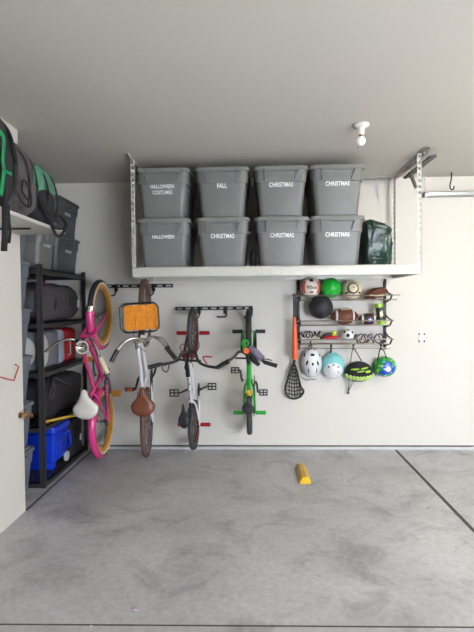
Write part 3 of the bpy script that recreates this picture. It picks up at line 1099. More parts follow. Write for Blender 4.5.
# ------------------------------------------------------------------ bicycles
class Bike:
    """local frame: x = right, y = -(bike up), z = bike forward; origin under the lower tyre"""

    def __init__(s, name, label, X, yaw, zr, wb, r, tr, colours, group):
        s.r, s.wb, s.tr = r, wb, tr
        s.yh = D - r - .035 - (0.005)
        s.base = Vector((X, s.yh, zr - r))
        s.yaw = yaw
        s.t = thing(name, label, 'bicycle', s.base, yaw, group)
        s.Minv = (Matrix.Translation(s.base) @ Matrix.Rotation(yaw, 4, 'Z')).inverted()

    def P(s, u, v, w=0):
        return Vector((w, -v, u + s.r))

    def px(s, x, y, Y):
        return s.Minv @ atY(x, y, Y)

    def wheel(s, front, mt, mr, rimw=.012, nsp=28, wall=None, rimd=.014):
        c = s.P(s.wb if front else 0, 0)
        w = MB(); w.torus(c, (1, 0, 0), s.r - s.tr, s.tr, 56, 12)
        wt = w.build('front_wheel' if front else 'rear_wheel', mt, s.t)
        wt['label'] = 'tyre and wheel'
        if wall is not None:
            for sg in (-1, 1):
                k = MB(); k.torus(c + Vector((sg * s.tr * .62, 0, 0)), (1, 0, 0), s.r - s.tr * 1.45, s.tr * .55, 56, 8)
                k.build('sidewall', wall, wt)
        k = MB()
        ri = s.r - 2 * s.tr
        for (ra, rb, xx) in ((ri + .006, ri - rimd, rimw),):
            for sg in (-1, 1):
                k.torus(c + Vector((sg * xx * .8, 0, 0)), (1, 0, 0), (ra + rb) / 2, (ra - rb) / 2, 56, 6, squash=.35)
            k.torus(c, (1, 0, 0), rb + .003, .004, 56, 6, squash=rimw / .004)
        k.build('rim', mr, wt)
        k = MB()
        for i in range(nsp):
            a = 2 * PI * i / nsp
            sg = 1 if i % 2 else -1
            a2 = a + (.35 if (i // 2) % 2 else -.35)
            p0 = c + Vector((sg * .022, .018 * math.cos(a2), .018 * math.sin(a2)))
            p1 = c + Vector((sg * .002, (ri - rimd) * math.cos(a), (ri - rimd) * math.sin(a)))
            k.tube([p0, p1], .0016, 5)
        k.build('spokes', M_spoke, wt)
        k = MB(); k.lathe(c + Vector((-.045, 0, 0)), (1, 0, 0), [(.008, 0), (.008, .02), (.02, .022), (.02, .028), (.014, .03), (.014, .06), (.02, .062), (.02, .068), (.008, .07), (.008, .09)], 16)
        k.build('hub', M_spoke, wt)
        return wt

    def tb(s, m, pts, r, n=10, sub=0, sc=None):
        return m.tube([p if isinstance(p, Vector) else s.P(*p) for p in pts], r, n, sub=sub, sc=sc)

    def frame(s, mf, bb, st, hb, ht, tube=.016, mf2=None, curved=False, extra_top=None):
        m = MB()
        s.tb(m, [(hb[0], hb[1]), (ht[0], ht[1])], tube * 1.2)
        mid = lambda a, b, k, o: (a[0] + (b[0] - a[0]) * k, a[1] + (b[1] - a[1]) * k + o)
        if curved:
            s.tb(m, [hb, mid(hb, bb, .5, -.03), bb], tube * 1.15, sub=8)
            s.tb(m, [ht, mid(ht, st, .45, -.07), mid(st, bb, .35, 0)], tube, sub=8)
        else:
            s.tb(m, [hb, bb], tube * 1.3)
            s.tb(m, [ht, mid(st, bb, .12, 0)], tube)
        s.tb(m, [bb, st], tube)
        m.lathe(s.P(bb[0], bb[1], -.036), (1, 0, 0), [(.022, 0), (.022, .072)], 16)
        fr = m.build('frame', mf, s.t)
        for sg in (-1, 1):
            m = MB()
            s.tb(m, [(bb[0] - .01, bb[1], sg * .02), (bb[0] - .07, bb[1] + .004, sg * (s.tr + .018)), (0, 0, sg * .056)], tube * .62, sub=4)
            m.build('chain_stay', mf, s.t)
            m = MB()
            sp = mid(st, bb, .15, 0)
            s.tb(m, [(sp[0], sp[1], sg * .012), (sp[0] - .06, sp[1] - .05, sg * (s.tr + .016)), (0, 0, sg * .056)], tube * .55, sub=4)
            m.build('seat_stay', mf, s.t)
        return fr

    def fork(s, mf, crown, ht, r_=.012, w=.055):
        m = MB()
        for sg in (-1, 1):
            s.tb(m, [(crown[0], crown[1], sg * w * .9), (crown[0] + .06 + (s.wb - crown[0]) * .2, crown[1] * .5, sg * w), (s.wb, 0, sg * w)], [r_ * 1.2, r_, r_ * .7], sub=5)
        s.tb(m, [(crown[0], crown[1], -w * .95), (crown[0], crown[1], w * .95)], r_ * 1.35)
        s.tb(m, [crown, ht], r_ * 1.1)
        return m.build('fork', mf, s.t)

    def saddle(s, m_, st, c, length, width, thick=.05, pitch=0.0, mname=M_chrome, dx=0.0):
        """c = (u,v) centre of the saddle; nose forward (+u)"""
        k = MB()

        def shape(v):
            # v: x width, y up/down, z forward
            f = v.z / (length / 2)
            wmul = 1.0 if f < -.25 else max(.32, 1 - (f + .25) * 1.0)
            if f < -.7:
                wmul *= 1 - (abs(f) - .7) * .7
            x = v.x * wmul
            y = v.y
            if y > 0:
                y *= .7 + .5 * abs(x) / (width / 2)
            y += .25 * thick * math.exp(-(f + .1) ** 2 * 6) * (1)
            return Vector((x, y, v.z))
        k.ell((0, 0, 0), (width / 2, thick / 2, length / 2), n=28, m=24, p=.8, q=.8, fn=shape)
        M_ = Matrix.Translation(s.P(c[0], c[1], dx)) @ Matrix.Rotation(pitch, 4, 'X')
        xf(k, M_)
        sd = k.build('saddle', m_, s.t)
        k = MB()
        for sg in (-1, 1):
            s.tb(k, [(c[0] - length * .33, c[1] - thick * .3, sg * width * .22), (c[0] - .02, c[1] - thick * .9, sg * .022), (c[0] + length * .3, c[1] - thick * .3, sg * .01)], .004, sub=5)
        k.build('rails', mname, sd)
        k = MB(); s.tb(k, [st, (c[0] + (st[0] - c[0]) * .15, c[1] - thick * .9)], .0125)
        k.build('seat_post', mname, s.t)
        return sd

    def crank(s, bb, L, ang, mp, mc=M_black, ring=.07, teeth=True, pedal=True, pw=.10, pl=.065, off=.095):
        k = MB()
        k.torus(s.P(bb[0], bb[1], .05), (1, 0, 0), ring, .005, 36, 6)
        for i in range(5):
            a = 2 * PI * i / 5
            k.tube([s.P(bb[0], bb[1], .05), s.P(bb[0] + ring * math.cos(a), bb[1] + ring * math.sin(a), .05)], .006, 6)
        k.build('chainring', mc, s.t)
        k = MB()
        k.torus(s.P(0, 0, .045), (1, 0, 0), .035, .005, 24, 6)
        for sg in (-1, 1):
            s.tb(k, [(0, sg * .035, .047), (bb[0], bb[1] + sg * ring, .051)], .004, 6)
        k.build('chain', M_black, s.t)
        for sg in (-1, 1):
            a = ang + (0 if sg > 0 else PI)
            ex = (bb[0] + L * math.cos(a), bb[1] + L * math.sin(a))
            k = MB()
            s.tb(k, [(bb[0], bb[1], sg * .06), (bb[0] + .25 * (ex[0] - bb[0]), bb[1] + .25 * (ex[1] - bb[1]), sg * .075), (ex[0], ex[1], sg * (off - .01))], [.013, .011, .010], 8)
            arm = k.build('crank_arm', mc, s.t)
            k = MB()
            c = s.P(ex[0], ex[1], sg * (off + pw / 2))
            for dz in (-1, 1):
                k.box(c + Vector((0, 0, dz * pl / 2)), (pw, .02, .012), bev=.003)
            for dx in (-1, 0, 1):
                k.box(c + Vector((dx * (pw / 2 - .006), 0, 0)), (.012, .018, pl), bev=.003)
            k.tube([s.P(ex[0], ex[1], sg * (off - .01)), c + Vector((sg * pw / 2, 0, 0))], .007, 8)
            pd = k.build('pedal', M_black if mp is None else mp[0], s.t)
            if mp is not None and len(mp) > 1:
                k = MB()
                for dy in (-1, 1):
                    k.box(c + Vector((0, dy * .006, 0)), (pw * .6, .014, pl * 1.08), bev=.003)
                k.build('reflector', mp[1], pd)

    def pegs(s, m, front, r_=.019, L=.10):
        for sg in (-1, 1):
            k = MB()
            c = s.P(s.wb if front else 0, 0, sg * .062)
            k.lathe(c, (sg, 0, 0), [(r_ * .8, 0), (r_, .004), (r_, L - .004), (r_ * .7, L)], 18)
            k.build('axle_peg', m, s.t)

    def bar(s, m, pts, r_=.0115, sub=6):
        k = MB(); k.tube(pts, r_, 10, sub=sub)
        return k.build('handlebar', m, s.t)

    def grip(s, m, pts, r_=.017, name='grip'):
        k = MB(); k.tube(pts, r_, 12)
        return k.build(name, m, s.t)


GB = 'bicycles hanging from the wall rails'
# ---- pink cruiser
b = Bike('bicycle', 'pink cruiser bicycle with white saddle hung beside the black shelving', atY(102, 400, 4.57).x, R(0), .378, 1.04, .335, .026, None, GB)
w1 = b.wheel(True, M_rubber, M_gold, .022, 32, wall=M_cream, rimd=.03)
w2 = b.wheel(False, M_rubber, M_gold, .022, 32, wall=M_cream, rimd=.03)
bb_, st_, hb_, ht_ = (.44, .0), (.31, .36), (.83, .40), (.775, .52)
b.frame(M_pink, bb_, st_, hb_, ht_, .018, curved=True)
b.fork(M_pink, (.85, .385), ht_, .014, .055)
# fenders
for (fr_, a0, a1) in ((True, R(-120), R(12)), (False, R(-90), R(80))):
    c = b.P(b.wb if fr_ else 0, 0)
    k = MB(); k.torus(c, (-1, 0, 0), b.r - b.tr, b.tr + .012, 36, 8, a0=a0, a1=a1, b0=-PI * .5, b1=PI * .5, ref=(0, -1, 0))
    b_o = k.build('mudguard', M_pink, b.t)
    sol = b_o.modifiers.new('thick', 'SOLIDIFY'); sol.thickness = .002
    if fr_:
        a = a0
        # chrome tip at the open end
        k = MB(); k.torus(c, (-1, 0, 0), b.r - b.tr, b.tr + .014, 6, 8, a0=a1 - .12, a1=a1 + .02, b0=-PI * .3, b1=PI * .3, ref=(0, -1, 0))
        k.build('chrome_tip', M_chrome, b_o)
b.saddle(M_wsaddle, st_, (.265, .475), .27, .235, .075, R(8))
b.crank(bb_, .165, R(178), (M_gold, M_gold), M_black, .085, pw=.09, pl=.045)
stem_top = b.P(.765, .60)
k = MB(); b.tb(k, [ht_, (.765, .59), (.79, .62)], .012); k.build('stem', M_chrome, b.t)
cen = b.P(.79, .62)
lp_ = [b.px(78, 341, 4.0), b.px(67, 339.5, 3.97), b.px(54, 344.5, 3.955), b.px(45, 352, 3.95)]
rp_ = [b.px(89, 338, 3.96), b.px(95, 344, 3.92), b.px(99, 355, 3.90), b.px(100.5, 359, 3.88)]
b.bar(M_chrome, list(reversed(lp_)) + [cen] + rp_)
b.grip(M_cream, [lp_[-1], lp_[-1] + (lp_[-1] - lp_[-2]).normalized() * .03], .016)
g_ = b.grip(M_cream, [b.px(100.5, 358, 3.88), b.px(107.5, 373, 3.84)], .019)
k = MB(); k.tube([b.px(102.5, 362.5, 3.875), b.px(105.8, 369.5, 3.855)], .0205, 12)
k.build('amber_band', M_gold, g_)
k = MB(); hc = b.px(82, 347.5, 3.93)
k.lathe(hc, (0, 1, 0), [(.052, 0), (.056, .004), (.05, .012), (.04, .05), (.018, .075), (.01, .08)], 26, capa=False)
hl = k.build('headlight', M_cream, b.t)
k = MB(); k.lathe(hc + Vector((0, .012, 0)), (0, 1, 0), [(.049, -.004), (.044, .0), (.018, .03), (.002, .036)], 26, capa=False)
k.build('reflector_bowl', M_chrome, hl)
k = MB(); k.torus(hc, (0, 1, 0), .051, .006, 30, 8); k.build('bezel', M_wsaddle, hl)
k = MB(); b.tb(k, [(.79, .62), (.80, .66)], .008); k.tube([hc + Vector((0, .06, 0)), cen], .009, 8); k.build('light_bracket', M_black, hl)
k = MB()
k.tube([b.px(76, 340, 3.96), b.px(90, 346, 3.95), b.px(96, 352, 4.0), b.px(100, 372, 4.2), b.px(103, 382, 4.35)], .004, 6, sub=6)
k.build('brake_cable', M_black, b.t)
k = MB(); k.box(b.px(77, 341, 3.98), (.035, .03, .03), bev=.008); k.build('bell', M_black, b.t)

# ---- white cruiser with orange tray
yaw2 = R(5.5)
b = Bike('bicycle', 'white cruiser bicycle with orange slatted tray and brown saddle', atY(146.5, 400, 4.57).x, yaw2, .375, 1.06, .335, .024, None, GB)
b.wheel(True, M_brownt, M_brownt, .014, 32)
b.wheel(False, M_brownt, M_spoke, .014, 32)
bb_, st_, hb_, ht_ = (.44, .0), (.31, .40), (.83, .40), (.775, .53)
b.frame(M_whitep, bb_, st_, hb_, ht_, .018, curved=True)
b.fork(M_whitep, (.85, .385), ht_, .013, .052)
b.saddle(M_leather, st_, (.30, .53), .26, .215, .07, R(6), dx=.035)
b.crank(bb_, .165, R(-53), (M_black, M_orefl), M_black, .08, pw=.085, pl=.022)
k = MB(); b.tb(k, [ht_, (.77, .60), (.82, .63)], .013); k.build('stem', M_chrome, b.t)
cen = b.px(145.5, 340.5, 3.96)
lp_ = [b.px(136, 338, 3.95), b.px(126, 341, 3.92), b.px(117.5, 350, 3.90)]
rp_ = [b.px(153, 337, 3.95), b.px(160, 340, 3.92), b.px(166, 347, 3.90)]
b.bar(M_chrome, list(reversed(lp_)) + [cen] + rp_, .0125)
b.grip(M_black, [lp_[-1], b.px(111, 362, 3.87)], .019)
b.grip(M_black, [rp_[-1], b.px(176, 359, 3.87)], .019)
k = MB(); k.tube([b.P(.82, .63), cen], .014, 8); k.tube([b.px(144, 343, 3.96), b.px(150, 336, 3.95)], .012, 8); k.build('bar_clamp', M_chrome, b.t)
for pl in ([b.px(134, 341, 3.94), b.px(138, 346, 3.97), b.px(146, 352, 4.05)], [b.px(156, 337, 3.92), b.px(163, 338, 3.90), b.px(170, 348, 3.88)]):
    k = MB(); k.tube(pl, .003, 6, sub=6)
    k.build('brake_cable', M_black, b.t)
# tray
tcn = b.px(139.8, 317.5, 4.0)
tc_w = [b.px(x, y, 4.0) for x, y in ((122.5, 303.5), (160.5, 302.5), (161, 331), (124, 333))]
tw_, th_ = .325, .245
def rrect(cx, cz, w, h, r_, y, n=5):
    pts = []
    for qx, qz, a0 in ((1, 1, 0), (-1, 1, PI / 2), (-1, -1, PI), (1, -1, 1.5 * PI)):
        for k_ in range(n + 1):
            a = a0 + PI / 2 * k_ / n
            pts.append(Vector((cx + qx * (w / 2 - r_) + r_ * math.cos(a), y, cz + qz * (h / 2 - r_) + r_ * math.sin(a))))
    return pts
ry = Matrix.Rotation(R(-3), 4, 'Y')
def placed(m):
    return xf(m, Matrix.Translation(tcn) @ Matrix.Rotation(-yaw2, 4, 'Z') @ ry)
tray = None
m_ = MB(); m_.tube(rrect(0.0, 0, tw_, th_, .055, -.02), .006, 8, closed=True)
m_.tube(rrect(-.006, -.002, tw_ * .97, th_ * .97, .05, .055), .005, 8, closed=True)
for sx in (-1, 0, 1):
    for sz in (-1, 1):
        m_.tube([(sx * tw_ * .3, -.02, sz * th_ / 2), (sx * tw_ * .3 - .004, .055, sz * th_ / 2 * .97)], .003, 6)
for sx in (-1, 1):
    m_.tube([(sx * tw_ / 2, -.02, 0), (sx * tw_ / 2 * .97 - .006, .055, 0)], .003, 6)
tray = placed(m_).build('front_tray', M_black, b.t)
pw_ = .092
for k_ in (-1, 0, 1):
    m_ = MB(); m_.prism(rrect(k_ * (pw_ + .004), 0, pw_, th_ * .87, .012 if k_ == 0 else .02, .038, 4), (0, .012, 0))
    sl = placed(m_).build('slat', M_orange, tray, smooth_=False)
    m_ = MB()
    for zz in (-.06, .0, .06):
        m_.lathe((k_ * (pw_ + .004) + (.015 if k_ else 0) * (1 if zz else -1), .038, zz), (0, -1, 0), [(.0045, 0), (.0045, .002)], 8)
    placed(m_).build('screw', M_darkred, sl)
m_ = MB(); m_.tube([tcn + Vector((0, .05, -.05)), b.P(.83, .45), ], .01, 8); m_.tube([tcn + Vector((0.03, .05, .05)), b.P(b.wb, .03, .055)], .006, 8)
m_.build('tray_strut', M_black, tray)

# ---- white and black BMX, red pegs
yaw3 = R(-1)
b = Bike('bicycle', 'small white and black bicycle with red axle pegs and grey saddle', atY(194, 425, 4.66).x, yaw3, .325, .90, .245, .026, None, GB)
b.wheel(True, M_greytire, M_darkred, .014, 28)
b.wheel(False, M_greytire, M_darkred, .014, 28)
bb_, st_, hb_, ht_ = (.345, .0), (.26, .22), (.70, .30), (.64, .40)
fr_ = b.frame(M_whitep, bb_, st_, hb_, ht_, .019)
# black upper section and black pattern
m_ = MB(); b.tb(m_, [(hb_[0] + .005, hb_[1]), (hb_[0] - .10, hb_[1] - .09)], .0262, 12); b.tb(m_, [ht_, (ht_[0] - .11, ht_[1] - .055)], .0205, 12)
m_.build('black_sleeve', M_black, fr_)
m_ = MB()
rnd = random.Random(5)
for k_ in range(9):
    t_ = .36 + k_ * .065
    u_ = ht_[0] + (st_[0] - ht_[0]) * t_; v_ = ht_[1] + (st_[1] - ht_[1]) * t_
    m_.box(b.P(u_, v_ + .0185, rnd.uniform(-.006, .008)), (rnd.uniform(.008, .016), .004, rnd.uniform(.008, .016)), Matrix.Rotation(rnd.uniform(-.6, .6), 3, 'Y'))
m_.build('black_decal', M_black, fr_, smooth_=False)
b.fork(M_darkred, (.70, .31), ht_, .013, .05)
m_ = MB(); m_.box(b.P(.72, .33, 0), (.12, .05, .03), bev=.01); m_.torus(b.P(.68, .33, 0), (0, 1, 0), .035, .006, 20, 6)
m_.build('front_brake', M_darkred, b.t)
b.pegs(M_red, True); b.pegs(M_red, False)
b.saddle(M_dsaddle, st_, (.155, .31), .24, .11, .05, R(10), M_black, dx=-.05)
b.crank(bb_, .15, R(-88), (M_black,), M_black, .06, pw=.09, pl=.06, off=.12)
cen = b.px(189, 352, 4.12)
k = MB(); b.tb(k, [ht_, (.62, .46)], .016); k.tube([b.P(.62, .46), cen], .016, 8); k.build('stem', M_black, b.t)
bl = [b.px(182, 353, 4.10), b.px(178, 360, 4.08), b.px(170, 363, 4.06), b.px(160, 364.5, 4.04)]
brr = [b.px(195, 353, 4.10), b.px(199, 362, 4.08), b.px(207, 366, 4.06), b.px(217, 367.5, 4.04)]
b.bar(M_black, list(reversed(bl)) + [cen] + brr, .0125, sub=5)
m_ = MB(); m_.tube([b.px(176, 359.5, 4.07), b.px(201, 361, 4.07)], .010, 8); m_.build('crossbar', M_black, b.t)
b.grip(M_black, [bl[-1], b.px(148, 367.5, 4.02)], .018)
b.grip(M_black, [brr[-1], b.px(229, 361.5, 4.02)], .018)
m_ = MB(); m_.tube([b.px(207, 364, 4.05), b.px(203, 357, 4.03), b.px(212, 357, 4.02)], .006, 8, sub=4); m_.build('brake_lever', M_red, b.t)
m_ = MB(); m_.tube([b.px(163, 363, 4.03), b.px(162, 369, 4.02), b.px(167, 372, 4.0), b.px(169, 365, 4.02)], .005, 8, sub=4); m_.build('gear_lever', M_black, b.t)
for pl in ([b.px(182, 352, 4.1), b.px(180, 347, 4.1), b.px(183, 344, 4.15), b.px(188, 346, 4.2)], [b.px(196, 352, 4.1), b.px(199, 347, 4.12), b.px(198, 341, 4.18), b.px(194, 343, 4.25)]):
    m_ = MB(); m_.tube(pl, .004, 6, sub=6)
    m_.build('brake_cable', M_black, b.t)

# ---- green kids bike
b = Bike('bicycle', 'small green child\'s bicycle with green rear pegs and orange reflector', atY(249.5, 414, 4.70).x, R(0), .435, .80, .215, .027, None, GB)
b.wheel(True, M_rubber, M_black, .014, 20)
b.wheel(False, M_greytire, M_black, .014, 20)
bb_, st_, hb_, ht_ = (.31, .0), (.22, .24), (.62, .27), (.56, .37)
fr_ = b.frame(M_green, bb_, st_, hb_, ht_, .019)
b.fork(M_green, (.63, .28), ht_, .013, .052)
m_ = MB()
for sg in (-1, 1):
    b.tb(m_, [(.60, .29, sg * .02), (.64, .30, sg * .062), (.72, .20, sg * .066), (b.wb - .02, .02, sg * .066)], .009, sub=5)
m_.build('fork_guard', M_black, b.t)
b.pegs(M_black, True); b.pegs(M_green, False)
b.saddle(M_dsaddle, st_, (.145, .36), .17, .115, .05, R(14), M_black, dx=-.01)
m_ = MB(); b.tb(m_, [(.22, .235), (.255, .27)], .022, 12); m_.build('clamp_cover', M_yellow, b.t)
b.crank(bb_, .11, R(150 + 30), None, M_black, .055, pw=.085, pl=.05)
cen = b.px(246, 352, 4.15)
k = MB(); b.tb(k, [ht_, (.545, .44)], .016); k.tube([b.P(.545, .44), cen], .014, 8); k.build('stem', M_black, b.t)
bl = [b.px(239, 352, 4.13), b.px(234, 357, 4.11), b.px(229, 360.5, 4.09)]
brr = [b.px(253, 353, 4.13), b.px(259, 358, 4.11), b.px(264, 362, 4.09)]
b.bar(M_black, list(reversed(bl)) + [cen] + brr, .0115, sub=5)
m_ = MB(); m_.tube([b.px(235, 358, 4.11), b.px(251, 358.5, 4.11)], .008, 8); m_.build('crossbar', M_black, b.t)
b.grip(M_black, [bl[-1], b.px(220, 365.5, 4.07)], .018)
b.grip(M_black, [brr[-1], b.px(277, 366, 4.07)], .018)
m_ = MB(); m_.lathe(b.px(246.5, 351, 4.09), (0, 1, 0), [(.024, 0), (.026, .004), (.026, .014)], 20); m_.build('reflector', M_orefl, b.t)
m_ = MB(); m_.tube([b.px(250, 347, 4.14), b.px(256, 353, 4.10), b.px(262, 359, 4.06)], [.022, .034, .030], 12, sub=4); m_.build('bar_pad', M_lilac, b.t)
m_ = MB(); m_.tube([b.px(249, 352, 4.11), b.px(253, 359, 4.08), b.px(259, 365, 4.05)], [.012, .026, .016], 12, sub=4); m_.build('pad_lining', M_black, b.t)
m_ = MB(); m_.tube([b.px(262, 360, 4.06), b.px(266, 359, 4.04), b.px(272, 360.5, 4.03)], .005, 8, sub=4); m_.build('brake_lever', M_black, b.t)
m_ = MB(); m_.torus(b.px(245, 343, 4.35), (0, 1, 0), .03, .007, 20, 6); m_.build('front_brake', M_green, b.t)

# ------------------------------------------------------------------ wall rails with hooks
def wall_rail(pxa, pxb, py, hooks, label):
    a = atY(pxa, py, D - .02); b_ = atY(pxb, py, D - .02)
    z = (a.z + b_.z) / 2
    t = thing('bike_rail', label, 'wall rail', (a.x, D, z), group='slotted wall rails for bicycles')
    L = b_.x - a.x
    m_ = MB()
    m_.mm((0, -.024, .008), (L, -.020, .018)); m_.mm((0, -.024, -.018), (L, -.020, -.008))
    n = max(3, int(L / .085))
    for k in range(n + 1):
        xx = L * k / n
        m_.mm((max(0, xx - .016), -.024, -.009), (min(L, xx + .016), -.020, .009))
    m_.mm((0, -.022, .015), (L, 0, .018)); m_.mm((0, -.022, -.018), (L, 0, -.015))
    m_.build('slotted_bar', M_black, t, smooth_=False)
    for (hx, empty) in hooks:
        x = atY(hx, py, D - .03).x - a.x
        m_ = MB()
        m_.mm((x - .018, -.032, -.055), (x + .018, -.024, .02), bev=.002)
        if empty:
            m_.tube([(x + .01, -.03, -.01), (x + .01, -.045, -.075), (x + .005, -.05, -.088), (x - .08, -.05, -.088)], .009, 8)
            m_.tube([(x - .08, -.05, -.088), (x - .085, -.05, -.078)], .009, 8)
        else:
            m_.tube([(x + .012, -.03, 0), (x + .012, -.06, -.04), (x, -.085, -.09), (x - .03, -.09, -.10), (x - .06, -.095, -.098), (x - .065, -.1, -.08)], .008, 8, sub=3)
        m_.build('hook', M_black, t)
    return t


wall_rail(96, 173, 286, [(116, False), (153.5, False)], 'black slotted wall rail holding the pink and the white cruiser bicycles')
wall_rail(175.5, 252, 308.3, [(199, False), (225.5, True), (251, False)], 'black slotted wall rail with one empty hook, holding two small bicycles')

# ------------------------------------------------------------------ sports rack on the right
sx0, sx1 = atY(298.3, 320, D).x, atY(384.5, 320, D).x
zt, zb = atY(385, 281, D).z, atY(385, 362, D).z
sr = thing('sports_rack', 'black and silver wire sports rack on the back wall holding balls and helmets', 'sports rack', (sx0, D - .001, zb))
O2 = Vector(sr.location)
W_ = sx1 - sx0
for x, zz1 in ((0, zt), (W_, zt)):
    m_ = MB()
    m_.mm((x - .014, -.018, .13), (x + .014, 0, zz1 - zb), bev=.003)
    m_.tube([(x, -.02, zz1 - zb - .01), (x - .004, -.04, zz1 - zb + .01)], .012, 8)
    m_.build('upright', M_black, sr)
rails = []
tiers = [(295.5, .19), (320.8, .19), (339.5, .19)]
tz_ = []
for i, (py, dep) in enumerate(tiers):
    z = atY(340, py, D - dep).z - O2.z      # front rail height
    z2 = atY(340, py + 4.5, D - dep + .03).z - O2.z
    tz_.append(z + O2.z)
    m_ = MB()
    e0, e1 = -.045, W_ + (.10 if i == 0 else .04)
    m_.tube([(e0, -dep, z), (e1, -dep, z)], .006, 8)
    m_.tube([(e0 + .02, -dep + .03, z2), (e1 - .02, -dep + .03, z2)], .006, 8)
    if i == 2:
        m_.tube([(e0 + .02, -dep + .05, z2 - .045), (e1 - .02, -dep + .05, z2 - .045)], .006, 8)
    for yy in (-.06, -.11):
        m_.tube([(e0 + .02, yy, z2), (e1 - .02, yy, z2)], .004, 8)
    m_.build('wire_tier', M_silver, sr)
    for x in (0, W_):
        m_ = MB()
        m_.tube([(x, -.015, z + .06), (x + (.012 if x else -.0), -.09, z + .02), (x + (.02 if x else 0), -dep - .004, z), (x + (.012 if x else 0), -dep + .03, z2), (x, -.015, z2 - .03)], .009, 8)
        m_.build('arm', M_black, sr)
Ft, Fz = D - .12, None


def ball_at(px_, py_, Y, r_, name, m, label, cat='ball', group='balls on the sports rack'):
    c = atY(px_, py_, Y)
    t = thing(name, label, cat, (c.x, Y, c.z - r_), group=group)
    k = MB(); k.ell((0, 0, r_), (r_, r_, r_), n=40, m=26)
    k.build('shell', m, t)
    return t


def sphere_patch(t, r_, m, pts, name, lift=.0008, th=.0012, cen=None):
    """flat polygon (x,z around the ball's face) wrapped on the front of the ball"""
    k = MB()
    f = k.bm.faces.new([k.bm.verts.new((x, 0, z)) for x, z in pts])
    bmesh.ops.triangulate(k.bm, faces=k.bm.faces[:])
    bmesh.ops.subdivide_edges(k.bm, edges=k.bm.edges[:], cuts=3, use_grid_fill=True)
    g = bmesh.ops.extrude_face_region(k.bm, geom=list(k.bm.faces))
    for q_ in g['geom']:
        if isinstance(q_, bmesh.types.BMVert):
            q_.co.y -= th
    wrap_sphere(k, cen or (0, 0, r_), r_, lift)
    return k.build(name, m, t)


def disc_pts(r_, n=20, cx=0, cz=0, sx=1, sz=1):
    return [(cx + r_ * sx * math.cos(2 * PI * i / n), cz + r_ * sz * math.sin(2 * PI * i / n)) for i in range(n)]


BYc = D - .115
# volleyball
t = ball_at(310.5, 287.2, BYc, .100, 'volleyball', M_peach, 'cream and coral volleyball on the top tier beside the green ball')
for sg in (-1, 1):
    sphere_patch(t, .1, M_coral, [(sg * .068, -.07), (sg * .105, -.05), (sg * .125, 0), (sg * .105, .05), (sg * .068, .07), (sg * .085, 0)], 'coral_panel')
m_ = text_bm('Wilson', .11, .001, .03, 1.3); xf(m_, Matrix.Translation((0, 0, -.002))); wrap_sphere(m_, (0, 0, .1), .1, .001)
m_.build('lettering', mat('gold_brown_print', (122, 92, 44), .5), t, smooth_=False)
sphere_patch(t, .1, M_black, [(-.022, .055), (.022, .055), (.024, .09), (-.024, .09)], 'black_patch')
sphere_patch(t, .1, M_black, [(-.022, -.06), (.022, -.06), (.018, -.045), (-.01, -.045)], 'black_patch')
# green ball
t = ball_at(331, 288, BYc, .101, 'rubber_ball', M_greenball, 'bright green rubber ball on the top tier of the sports rack')
m_ = MB()
for k_, (pts) in enumerate((((-.06, -.03), (-.03, .0), (.03, .01), (.07, -.01)), ((-.02, -.06), (.0, -.035), (.04, -.03), (.05, -.055)), ((-.06, .035), (-.02, .045), (.03, .035)))):
    for (x0, z0), (x1, z1) in zip(pts, pts[1:]):
        dd_ = Vector((x1 - x0, 0, z1 - z0)); nn = Vector((-dd_.z, 0, dd_.x)).normalized() * .0022
        vs = [m_.bm.verts.new(Vector(p)) for p in ((x0 - nn.x, -.001, z0 - nn.z), (x1 - nn.x, -.001, z1 - nn.z), (x1 + nn.x, -.001, z1 + nn.z), (x0 + nn.x, -.001, z0 + nn.z))]
        m_.bm.faces.new(vs)
wrap_sphere(m_, (0, 0, .101), .101, .0008)
m_.build('printed_lines', mat('dark_green_print', (16, 92, 40), .5), t)
# cream ball with dark ring
t = ball_at(351.8, 289.8, BYc, .096, 'soccer_ball', mat('cream_ball', (232, 218, 182), .5, var=.03), 'cream ball with a dark brown ring panel on the top tier')
sphere_patch(t, .096, mat('dark_brown_panel', (48, 36, 28), .5), disc_pts(.060, 24, -.005, .018), 'ring_panel')
sphere_patch(t, .096, mat('cream_ball', (232, 218, 182)), disc_pts(.043, 24, -.003, .018), 'face_panel', lift=.0026)
sphere_patch(t, .096, MATS['dark_brown_panel'], [(-.02, -.05), (.02, -.05), (.0, -.068)], 'dark_patch')
sphere_patch(t, .096, MATS['dark_brown_panel'], [(-.10, -.03), (-.055, -.018), (-.05, -.03), (-.09, -.045)], 'dark_patch')
sphere_patch(t, .096, MATS['dark_brown_panel'], [(.10, -.03), (.055, -.018), (.05, -.03), (.09, -.045)], 'dark_patch')
m_ = text_bm('~', .022, .001, .02); xf(m_, Matrix.Translation((0, 0, .02))); wrap_sphere(m_, (0, 0, .096), .096, .0045)
m_.build('printed_mark', MATS['dark_brown_panel'], t, smooth_=False)
# baseball glove
gc = atY(375, 293.5, BYc)
gl = thing('baseball_glove', 'worn brown leather baseball glove lying at the right end of the top tier', 'glove', (gc.x, BYc, gc.z - .045))
m_ = MB(); m_.ell((0, 0, .045), (.115, .085, .05), n=32, m=20, fn=lambda v: Vector((v.x, v.y, v.z + .02 * (v.x / .115) + .006 * math.sin(v.x * 90))))
m_.build('palm', M_football, gl)
for k_ in range(4):
    m_ = MB(); m_.tube([(-.10 + k_ * .01, -.05 + k_ * .03, .02 + k_ * .008), (-.02, -.075 + k_ * .035, .065 + k_ * .004), (.06, -.065 + k_ * .03, .088), (.105, -.04 + k_ * .025, .07)], [.010, .018, .019, .014], 10, sub=5)
    m_.build('finger', M_football, gl)
m_ = MB(); m_.tube([(-.07, -.08, .03), (.0, -.088, .022), (.07, -.08, .03)], .006, 8, sub=5); m_.build('lacing', M_cream, gl)
